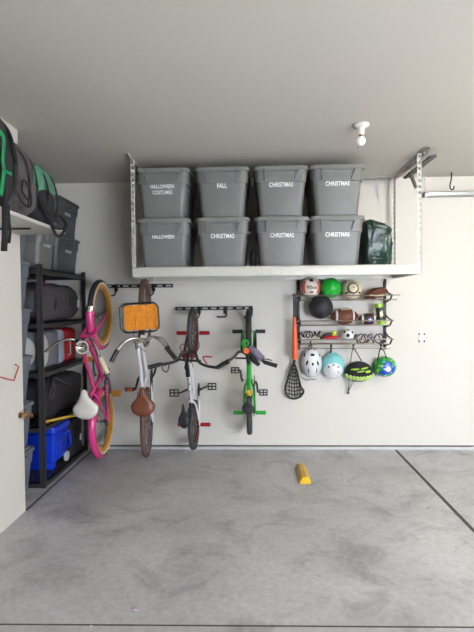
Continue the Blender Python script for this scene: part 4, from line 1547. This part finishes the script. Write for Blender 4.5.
# black ball
t = ball_at(320.7, 307, D - .135, .119, 'basketball', M_bball, 'large black ball on the middle tier, biggest on the sports rack')
m_ = MB(); m_.torus((0, 0, .119), (1, 0, 0), .119, .002, 48, 6); m_.torus((0, 0, .119), (0, .5, 1), .119, .002, 48, 6); m_.torus((0, 0, .119), (0, -.7, .6), .119, .002, 48, 6)
m_.build('seams', M_darkslot, t)


def football(px_, py_, Y, L, rr, m, label, stripe, tilt=0):
    c = atY(px_, py_, Y)
    t = thing('football', label, 'ball', (c.x, Y, c.z - rr), R(tilt), group='footballs on the middle tier')
    k = MB()
    prof = []
    N_ = 24
    for i in range(N_ + 1):
        a = -1 + 2 * i / N_
        prof.append((rr * (1 - abs(a) ** 2.1) ** .8 if abs(a) < 1 else .001, a * L / 2))
    k.lathe((0, 0, rr), (1, 0, 0), prof, 28)
    k.build('hide', m, t)
    if stripe:
        for sg in (-1, 1):
            x = sg * L * .29
            k = MB()
            pr = []
            for j in range(4):
                xx = x - .009 + .006 * j
                a = abs(xx) / (L / 2)
                pr.append((rr * (1 - a ** 2.1) ** .8 + .0012, xx))
            k.lathe((0, 0, rr), (1, 0, 0), pr, 28)
            k.build('white_stripe', M_white, t)
    return t


f1 = football(344.5, 316.2, BYc, .285, .083, M_football, 'larger brown football with two white stripes on the middle tier', True)
m_ = MB(); m_.box((0, -.045, .083 + .071), (.09, .012, .004), Matrix.Rotation(R(32), 3, 'X'))
for k_ in range(6):
    m_.box((-.035 + k_ * .014, -.045, .083 + .073), (.004, .03, .005), Matrix.Rotation(R(32), 3, 'X'))
m_.build('laces', M_cream, f1, smooth_=False)
f2 = football(368, 319, BYc, .205, .058, M_dfootball, 'smaller dark brown football with a blue and white star badge', True)
def star(r1, r2, n=5, cx=0, cz=0, rot=PI / 2):
    return [(cx + (r1 if i % 2 == 0 else r2) * math.cos(rot + PI * i / n), cz + (r1 if i % 2 == 0 else r2) * math.sin(rot + PI * i / n)) for i in range(2 * n)]
sphere_patch(f2, .060, M_blueh, disc_pts(.024, 18, .004, -.008), 'blue_badge', cen=(.004, 0, .058))
sphere_patch(f2, .060, M_white, star(.020, .009, 5, .004, -.008), 'white_star', lift=.0028, cen=(.004, 0, .058))
# tennis ball can
cc = atY(380.3, 314, D - .13)
tn = thing('tennis_ball_can', 'tilted yellow-green tube of tennis balls at the right end of the middle tier', 'can', (cc.x, D - .13, cc.z))
tn.rotation_euler = (0, R(-9), 0)
m_ = MB(); m_.lathe((0, 0, -.105), (0, 0, 1), [(.036, 0), (.038, .004), (.038, .20), (.036, .205)], 24)
m_.build('tube_label', mat('dark_label', (46, 58, 44), .35, var=.1), tn)
m_ = MB(); m_.lathe((0, 0, .066), (0, 0, 1), [(.0392, 0), (.0395, .036), (.036, .04)], 24); m_.build('cap', M_lime, tn)
m_ = MB(); m_.lathe((0, 0, -.108), (0, 0, 1), [(.0392, 0), (.0392, .04)], 24); m_.build('lime_base', M_lime, tn)
m_ = MB(); m_.prism([(-.015, -.0385, -.03), (.018, -.0385, -.02), (.018, -.0385, .035), (-.015, -.0385, .02)], (0, .001, 0)); m_.build('label_flash', M_cream, tn)

# third tier: cords, goggles, tennis ball, mini football
z3 = tz_[2]
def coil(px0, px1, py, Y, m, r_, n, seed, name, label, cat, group=None, ry_=.03, hh=.028):
    rnd = random.Random(seed)
    a = atY(px0, py, Y); b_ = atY(px1, py, Y)
    t0 = Vector(((a.x + b_.x) / 2, Y, a.z))
    pts = []
    for i in range(n):
        f = i / (n - 1)
        ph = f * n * .9
        pts.append(Vector((a.x + (b_.x - a.x) * (f + .06 * math.sin(ph * 1.7)) - t0.x, ry_ * math.cos(ph * 1.1 + rnd.random()), hh * math.sin(ph) + rnd.uniform(-.006, .006))))
    k = MB(); k.tube(pts, r_, 8, sub=6)
    return tag(k.build(name, m, None, loc=t0), label, cat, group)
coil(300, 322, 334.5, D - .13, M_darkslot, .006, 34, 3, 'bungee_cord', 'tangled dark cord heaped at the left end of the lowest tier', 'cord')
coil(354, 386, 338.5, D - .15, M_indigo, .006, 44, 4, 'cable_coil', 'tangled indigo cable looped over the right half of the lowest tier', 'cord', hh=.045)
g3 = atY(330.5, 337, D - .13)
pd = thing('paddle_toy', 'red and black paddle toy on the lowest tier of the sports rack', 'toy', (g3.x, D - .13, g3.z - .02))
m_ = MB(); m_.ell((0, 0, .015), (.08, .04, .022), n=24, m=12); m_.build('body', M_redp, pd)
m_ = MB(); m_.tube([(-.1, 0, 0), (-.05, 0, .04), (.0, 0, .045), (.03, 0, .03)], [.01, .018, .016, .01], 10, sub=5); m_.build('black_rim', M_black, pd)
t = ball_at(334, 333.3, D - .135, .026, 'tennis_ball', mat('optic_yellow_felt', (206, 214, 64), .9, var=.08, bump=.5, bscale=200), 'small yellow tennis ball on the lowest tier beside the mini soccer ball')
t = ball_at(347.8, 335, BYc, .064, 'mini_soccer_ball', M_white, 'small black and white soccer ball on the lowest tier')
for (x, z, s) in ((-.01, .0, .019), (.045, .03, .016), (-.05, .035, .014), (-.035, -.045, .014), (.035, -.045, .013), (.0, .058, .012)):
    sphere_patch(t, .064, M_darkslot, [(x + s * math.cos(2 * PI * i / 5 + .3), z + s * math.sin(2 * PI * i / 5 + .3)) for i in range(5)], 'black_panel')

# ------------------------------------------------------------------ helmets hanging
HG = 'helmets hanging under the sports rack'


def helmet(name, px_, py_, Y, rx, rz_, ry_, label, m, tilt=0):
    c = atY(px_, py_, Y)
    t = thing(name, label, 'helmet', (c.x, Y, c.z), group=HG)
    t.rotation_euler = (0, R(tilt), 0)
    k = MB()
    k.ell((0, 0, 0), (rx, ry_, rz_), n=40, m=26, fn=lambda v: Vector((v.x, v.y if v.y < 0 else v.y * .25, v.z)))
    k.build('shell', m, t)
    return t, c


def on_shell(x, z, rx, ry_, rz_):
    q_ = max(0, 1 - (x / rx) ** 2 - (z / rz_) ** 2)
    p = Vector((x, -ry_ * math.sqrt(q_), z))
    n = Vector((p.x / rx ** 2, p.y / ry_ ** 2, p.z / rz_ ** 2)).normalized()
    return p, n


def shell_blob(t, x, z, dims, sx, sz, m, name, rot=0, th=.005, lift=0.0):
    p, n = on_shell(x, z, *dims)
    zax = Vector((0, 0, 1)); xa = zax.cross(-n).normalized() * -1
    xa = n.cross(zax).normalized()
    za = xa.cross(n).normalized()
    M3 = Matrix((xa, n, za)).transposed()
    k = MB(); k.ell(p + n * lift, (sx, th, sz), (M3 @ Matrix.Rotation(R(rot), 3, 'Y')), n=14, m=8)
    return k.build(name, m, t)


# hanging straps helper
def vstrap(t, pts, r_=.006, m=M_blackfab, name='chin_strap'):
    base_ = Matrix.Translation(Vector(t.location)) @ t.rotation_euler.to_matrix().to_4x4()
    inv = base_.inverted()
    k = MB(); k.tube([inv @ p for p in pts], r_, 8, sc=(1.3, .6))
    return k.build(name, m, t)


# 1 white
dm = (.108, .13, .155)
Yh = D - .045
t, c = helmet('bike_helmet', 311.3, 362, Yh, *[dm[0], dm[2], dm[1]], 'white bicycle helmet with dark vents hanging beside the bat', M_white)
for (x, z, a, b_, r_) in ((0, .085, .022, .014, 0), (-.028, .134, .009, .014, 0), (.028, .134, .009, .014, 0), (-.075, .08, .009, .02, 20), (.075, .075, .008, .016, -20),
                          (-.055, .005, .010, .026, -20), (.052, .0, .010, .024, 20), (0, -.005, .010, .016, 0), (-.04, -.075, .004, .03, -12), (.04, -.075, .004, .03, 12)):
    shell_blob(t, x, z, (dm[0], dm[1], dm[2]), a, b_, M_darkslot, 'vent', r_, th=.007)
vstrap(t, [atY(303, 368, D - .05), atY(300, 376, D - .04), atY(306, 380, D - .04), atY(316, 379.5, D - .04)], .005)
vstrap(t, [atY(309, 347, D - .08), atY(311, 341, D - .13)], .006)
# 2 teal and white
dm = (.118, .11, .135)
t, c = helmet('skate_helmet', 332.8, 365.5, Yh, dm[0], dm[2], dm[1], 'pale teal and white skate helmet hanging from the sports rack', M_teal)
k = MB(); k.ell((-.002, -.012, -.018), (.106, .108, .112), n=36, m=22, fn=lambda v: Vector((v.x, min(v.y, 0), v.z)))
k.build('white_crown', M_white, t)
for ang in (90, 35, -35, -90, -145, 145):
    x = -.010 + .058 * math.cos(R(ang)); z = -.026 + .046 * math.sin(R(ang))
    shell_blob(t, x, z, (.112, .122, .126), .014, .006, M_darkslot, 'vent', rot=0 if abs(ang) == 90 else (40 if ang in (35, -145) else -40), lift=.0)
vstrap(t, [atY(331, 353, D - .09), atY(331, 346, D - .14)], .006)
k = MB(); k.ell((-.01, -.03, .135), (.018, .02, .018), n=14, m=8); k.build('fit_dial', M_teal, t)
# 3 black and lime, side on
dm = (.140, .115, .105)
t, c = helmet('bike_helmet', 358.5, 371.5, Yh, dm[0], dm[2], dm[1], 'black and lime green helmet hanging between the teal one and the starry one', M_blackfab)
for i in range(9):
    x = -.120 + .030 * i
    z = -.038 - .018 * math.sin(i / 8 * PI)
    if (x / dm[0]) ** 2 + (z / dm[2]) ** 2 < .97:
        shell_blob(t, x, z, dm, .020, .030, M_palelime, 'lime_knob', lift=.006, th=.012)
for (x, z, a, b_, r_) in ((-.055, .035, .045, .010, 6), (.04, .045, .045, .010, 12), (.075, .012, .035, .014, 4), (.0, .015, .04, .008, 8)):
    shell_blob(t, x, z, dm, a, b_, M_lime, 'lime_stripe', r_, th=.006)
for (x, z) in ((-.08, .02), (.02, .03), (.03, -.005)):
    shell_blob(t, x, z, dm, .022, .007, M_darkslot, 'vent', 8, th=.009)
hk3 = atY(353, 346.5, D - .13)
vstrap(t, [atY(350.5, 362, D - .08), atY(352, 352, D - .11), hk3]); vstrap(t, [hk3, atY(357, 353, D - .11), atY(361.5, 361, D - .09)])
vstrap(t, [atY(348, 376, D - .08), atY(349, 385, D - .05), atY(348.2, 393, D - .03)]); vstrap(t, [atY(354.5, 380, D - .06), atY(350, 388, D - .04), atY(348.2, 393, D - .03)])
k = MB(); k.box(Vector(atY(348.2, 393, D - .03)) - Vector(t.location), (.022, .012, .018), bev=.003); k.build('buckle', M_black, t)
# 4 green, blue, white star
dm = (.118, .115, .105)
t, c = helmet('skate_helmet', 384.3, 366.5, Yh, dm[0], dm[2], dm[1], 'green and blue helmet with white star at the right end of the rack', M_greenh)
rnd = random.Random(12)
for (x, z, a, b_) in ((.0, -.01, .05, .05), (.05, -.02, .035, .04), (-.03, -.05, .04, .03), (.01, .035, .04, .03)):
    shell_blob(t, x, z, dm, a, b_, M_blueh, 'blue_patch', 10, th=.005)
for (x, z, a, b_, mm_) in ((-.07, .02, .018, .012, M_lime), (-.03, .06, .02, .012, M_teal), (.05, .068, .022, .010, M_lime), (-.085, -.03, .012, .02, M_lime), (.0, -.085, .03, .01, M_teal), (-.045, .015, .016, .010, M_white), (-.02, .085, .01, .01, M_lime), (.085, .03, .01, .02, M_teal)):
    shell_blob(t, x, z, dm, a, b_, mm_, 'colour_patch', rnd.uniform(-30, 30), th=.006)
# star wrapped on the shell
k = MB()
cen_ = k.bm.verts.new((0, 0, 0))
sp_ = star(.052, .022, 5, .008, -.012, PI / 2 + .25)
vs = []
for (x, z) in sp_:
    p, n = on_shell(x, z, *dm)
    vs.append(k.bm.verts.new(p + n * .010))
p, n = on_shell(.008, -.012, *dm)
cen_.co = p + n * .0125
for i in range(len(vs)):
    k.bm.faces.new((cen_, vs[i], vs[(i + 1) % len(vs)]))
g = bmesh.ops.extrude_face_region(k.bm, geom=list(k.bm.faces))
for q_ in g['geom']:
    if isinstance(q_, bmesh.types.BMVert):
        q_.co.y += .008
k.build('white_star', M_white, t, smooth_=False)
hk4 = atY(380.5, 347.5, D - .13)
vstrap(t, [atY(377.5, 361, D - .10), atY(379, 353, D - .12), hk4], .008); vstrap(t, [hk4, atY(384, 351, D - .12), atY(386.5, 358, D - .10)])
vstrap(t, [atY(374, 364, D - .07), atY(373, 370, D - .04), atY(376, 376, D - .04)])
# rack hooks
for (x, y) in ((331, 346), (353, 345.5), (380.5, 345.5), (311, 345)):
    p = atY(x, y, D - .135) - O2
    m_ = MB()
    m_.mm((p.x - .010, -.165, p.z - .004), (p.x + .010, -.13, p.z + .018), bev=.002)
    m_.tube([(p.x, -.145, p.z), (p.x, -.15, p.z - .03), (p.x, -.165, p.z - .035), (p.x, -.172, p.z - .02)], .005, 8, sub=3)
    m_.build('hook', M_black, sr)

# ------------------------------------------------------------------ bat and lacrosse stick
bt = thing('baseball_bat', 'orange-barrelled bat with black grip hanging at the left of the rack', 'bat', atY(295, 359.5, D - .17))
z1 = atY(294.3, 295, D - .17).z - bt.location.z
tx = atY(294.3, 295, D - .17).x - bt.location.x
ax = Vector((tx, 0, z1)).normalized()
zo = (atY(294.5, 317, D - .17).z - bt.location.z)
m_ = MB(); m_.lathe((0, 0, 0), ax, [(.016, 0), (.026, .006), (.029, .02), (.029, .12), (.027, .22), (.021, .34), (.0165, zo)], 22)
m_.build('barrel', M_bright_orange, bt)
m_ = MB(); m_.lathe((0, 0, 0), ax, [(.0168, zo), (.014, zo + .03), (.0135, z1 - .012)], 18)
m_.build('grip', M_black, bt)
m_ = MB(); m_.lathe((0, 0, 0), ax, [(.014, z1 - .014), (.022, z1 - .010), (.022, z1 + .004), (.014, z1 + .008)], 18)
m_.build('knob', M_darkred, bt)
lc = thing('lacrosse_stick', 'black lacrosse stick with netted head hanging below the orange bat', 'lacrosse stick', atY(295, 399, D - .06))
def lr(x, y, Y=D - .06):
    return atY(x, y, Y) - Vector(lc.location)
m_ = MB(); m_.tube([lr(294, 366), lr(297.5, 330, D - .05), lr(298, 300, D - .045)], .012, 10)
m_.build('shaft', M_black, lc)
m_ = MB()
ringp = [(294, 364), (290, 371), (287.5, 380), (285.2, 388), (286.5, 395), (291, 398.5), (297, 398.5), (302, 395), (303.8, 391), (301, 386), (298.8, 378), (297, 370)]
m_.tube([lr(x, y, D - .075) for x, y in ringp], .008, 8, sub=4, closed=True, sc=(1, 1))
m_.tube([lr(x + (.6 if x < 295 else -.6), y, D - .03) for x, y in ringp], .006, 8, sub=4, closed=True)
m_.tube([lr(294, 360, D - .06), lr(294, 367, D - .06)], [.012, .018], 8)
m_.tube([lr(290, 372), lr(287.5, 377), lr(289.5, 379)], .006, 8, sub=3)
m_.build('head_frame', M_black, lc)
m_ = MB()
for i in range(9):
    yy = 368 + i * 3.6
    hw = 2.5 + min(5.2, i * .85) + (0 if i < 7 else -.4 * (i - 6))
    cx_ = 294 + .5 * (i / 8)
    m_.tube([lr(cx_ - hw, yy, D - .065), lr(cx_, yy + 1.6, D - .03), lr(cx_ + hw, yy, D - .065)], .0055, 6, sub=3)
for i in range(5):
    f = -1 + i * .5
    m_.tube([lr(294 + f * 2, 368, D - .06), lr(294.3 + f * 5, 384, D - .035), lr(294.6 + f * 5.5, 397, D - .05)], .0045, 6, sub=3)
m_.build('netting', M_blackfab, lc)

# ------------------------------------------------------------------ light
SUN, SKY, BULB = 13.0, 15.5, 46
def area(name, loc, rot, sx, sy, power, colour):
    l = bpy.data.lights.new(name, 'AREA')
    l.shape = 'RECTANGLE'; l.size = sx; l.size_y = sy; l.energy = power; l.color = colour
    o = bpy.data.objects.new(name, l); col.objects.link(o)
    o.location = loc; o.rotation_euler = rot
    return o


# open garage door behind the camera: sky through the opening (portal) and sun on the driveway
po = area('door_portal', (2.85, YB - .06, 1.1), (R(90), 0, 0), 2.7, 2.2, 1, (1, 1, 1))
po.data.cycles.is_portal = True
sl = bpy.data.lights.new('sun', 'SUN'); sl.energy = SUN; sl.angle = R(.6); sl.color = (1.0, .95, .86)
so = bpy.data.objects.new('sun', sl); col.objects.link(so)
sd = Vector((-.30, .42, -1.0)).normalized()
so.rotation_euler = (-sd).to_track_quat('Z', 'Y').to_euler()
mb = MB(); mb.mm((-6, YB - 12, -.15), (11, YB, -.01))
struct(mb.build('floor_driveway', M_curb, smooth_=False), 'pale concrete driveway outside the garage door')
l = bpy.data.lights.new('ceiling_bulb', 'POINT'); l.energy = BULB; l.color = (1.0, .91, .74); l.shadow_soft_size = .07
o = bpy.data.objects.new('ceiling_bulb', l); col.objects.link(o); o.location = (2.35, 2.75, H - .125)

w = bpy.data.worlds.new('world'); scene.world = w
w.use_nodes = True
w.node_tree.nodes['Background'].inputs['Color'].default_value = (.72, .80, .93, 1)
w.node_tree.nodes['Background'].inputs['Strength'].default_value = SKY

scene.view_settings.view_transform = 'Standard'
scene.view_settings.look = 'None'
scene.view_settings.gamma = 1
scene.view_settings.exposure = 0.52
scene.cycles.use_denoising = True
try:
    scene.cycles.denoiser = 'OPENIMAGEDENOISE'
except Exception:
    pass
scene.cycles.max_bounces = 8
scene.cycles.diffuse_bounces = 2
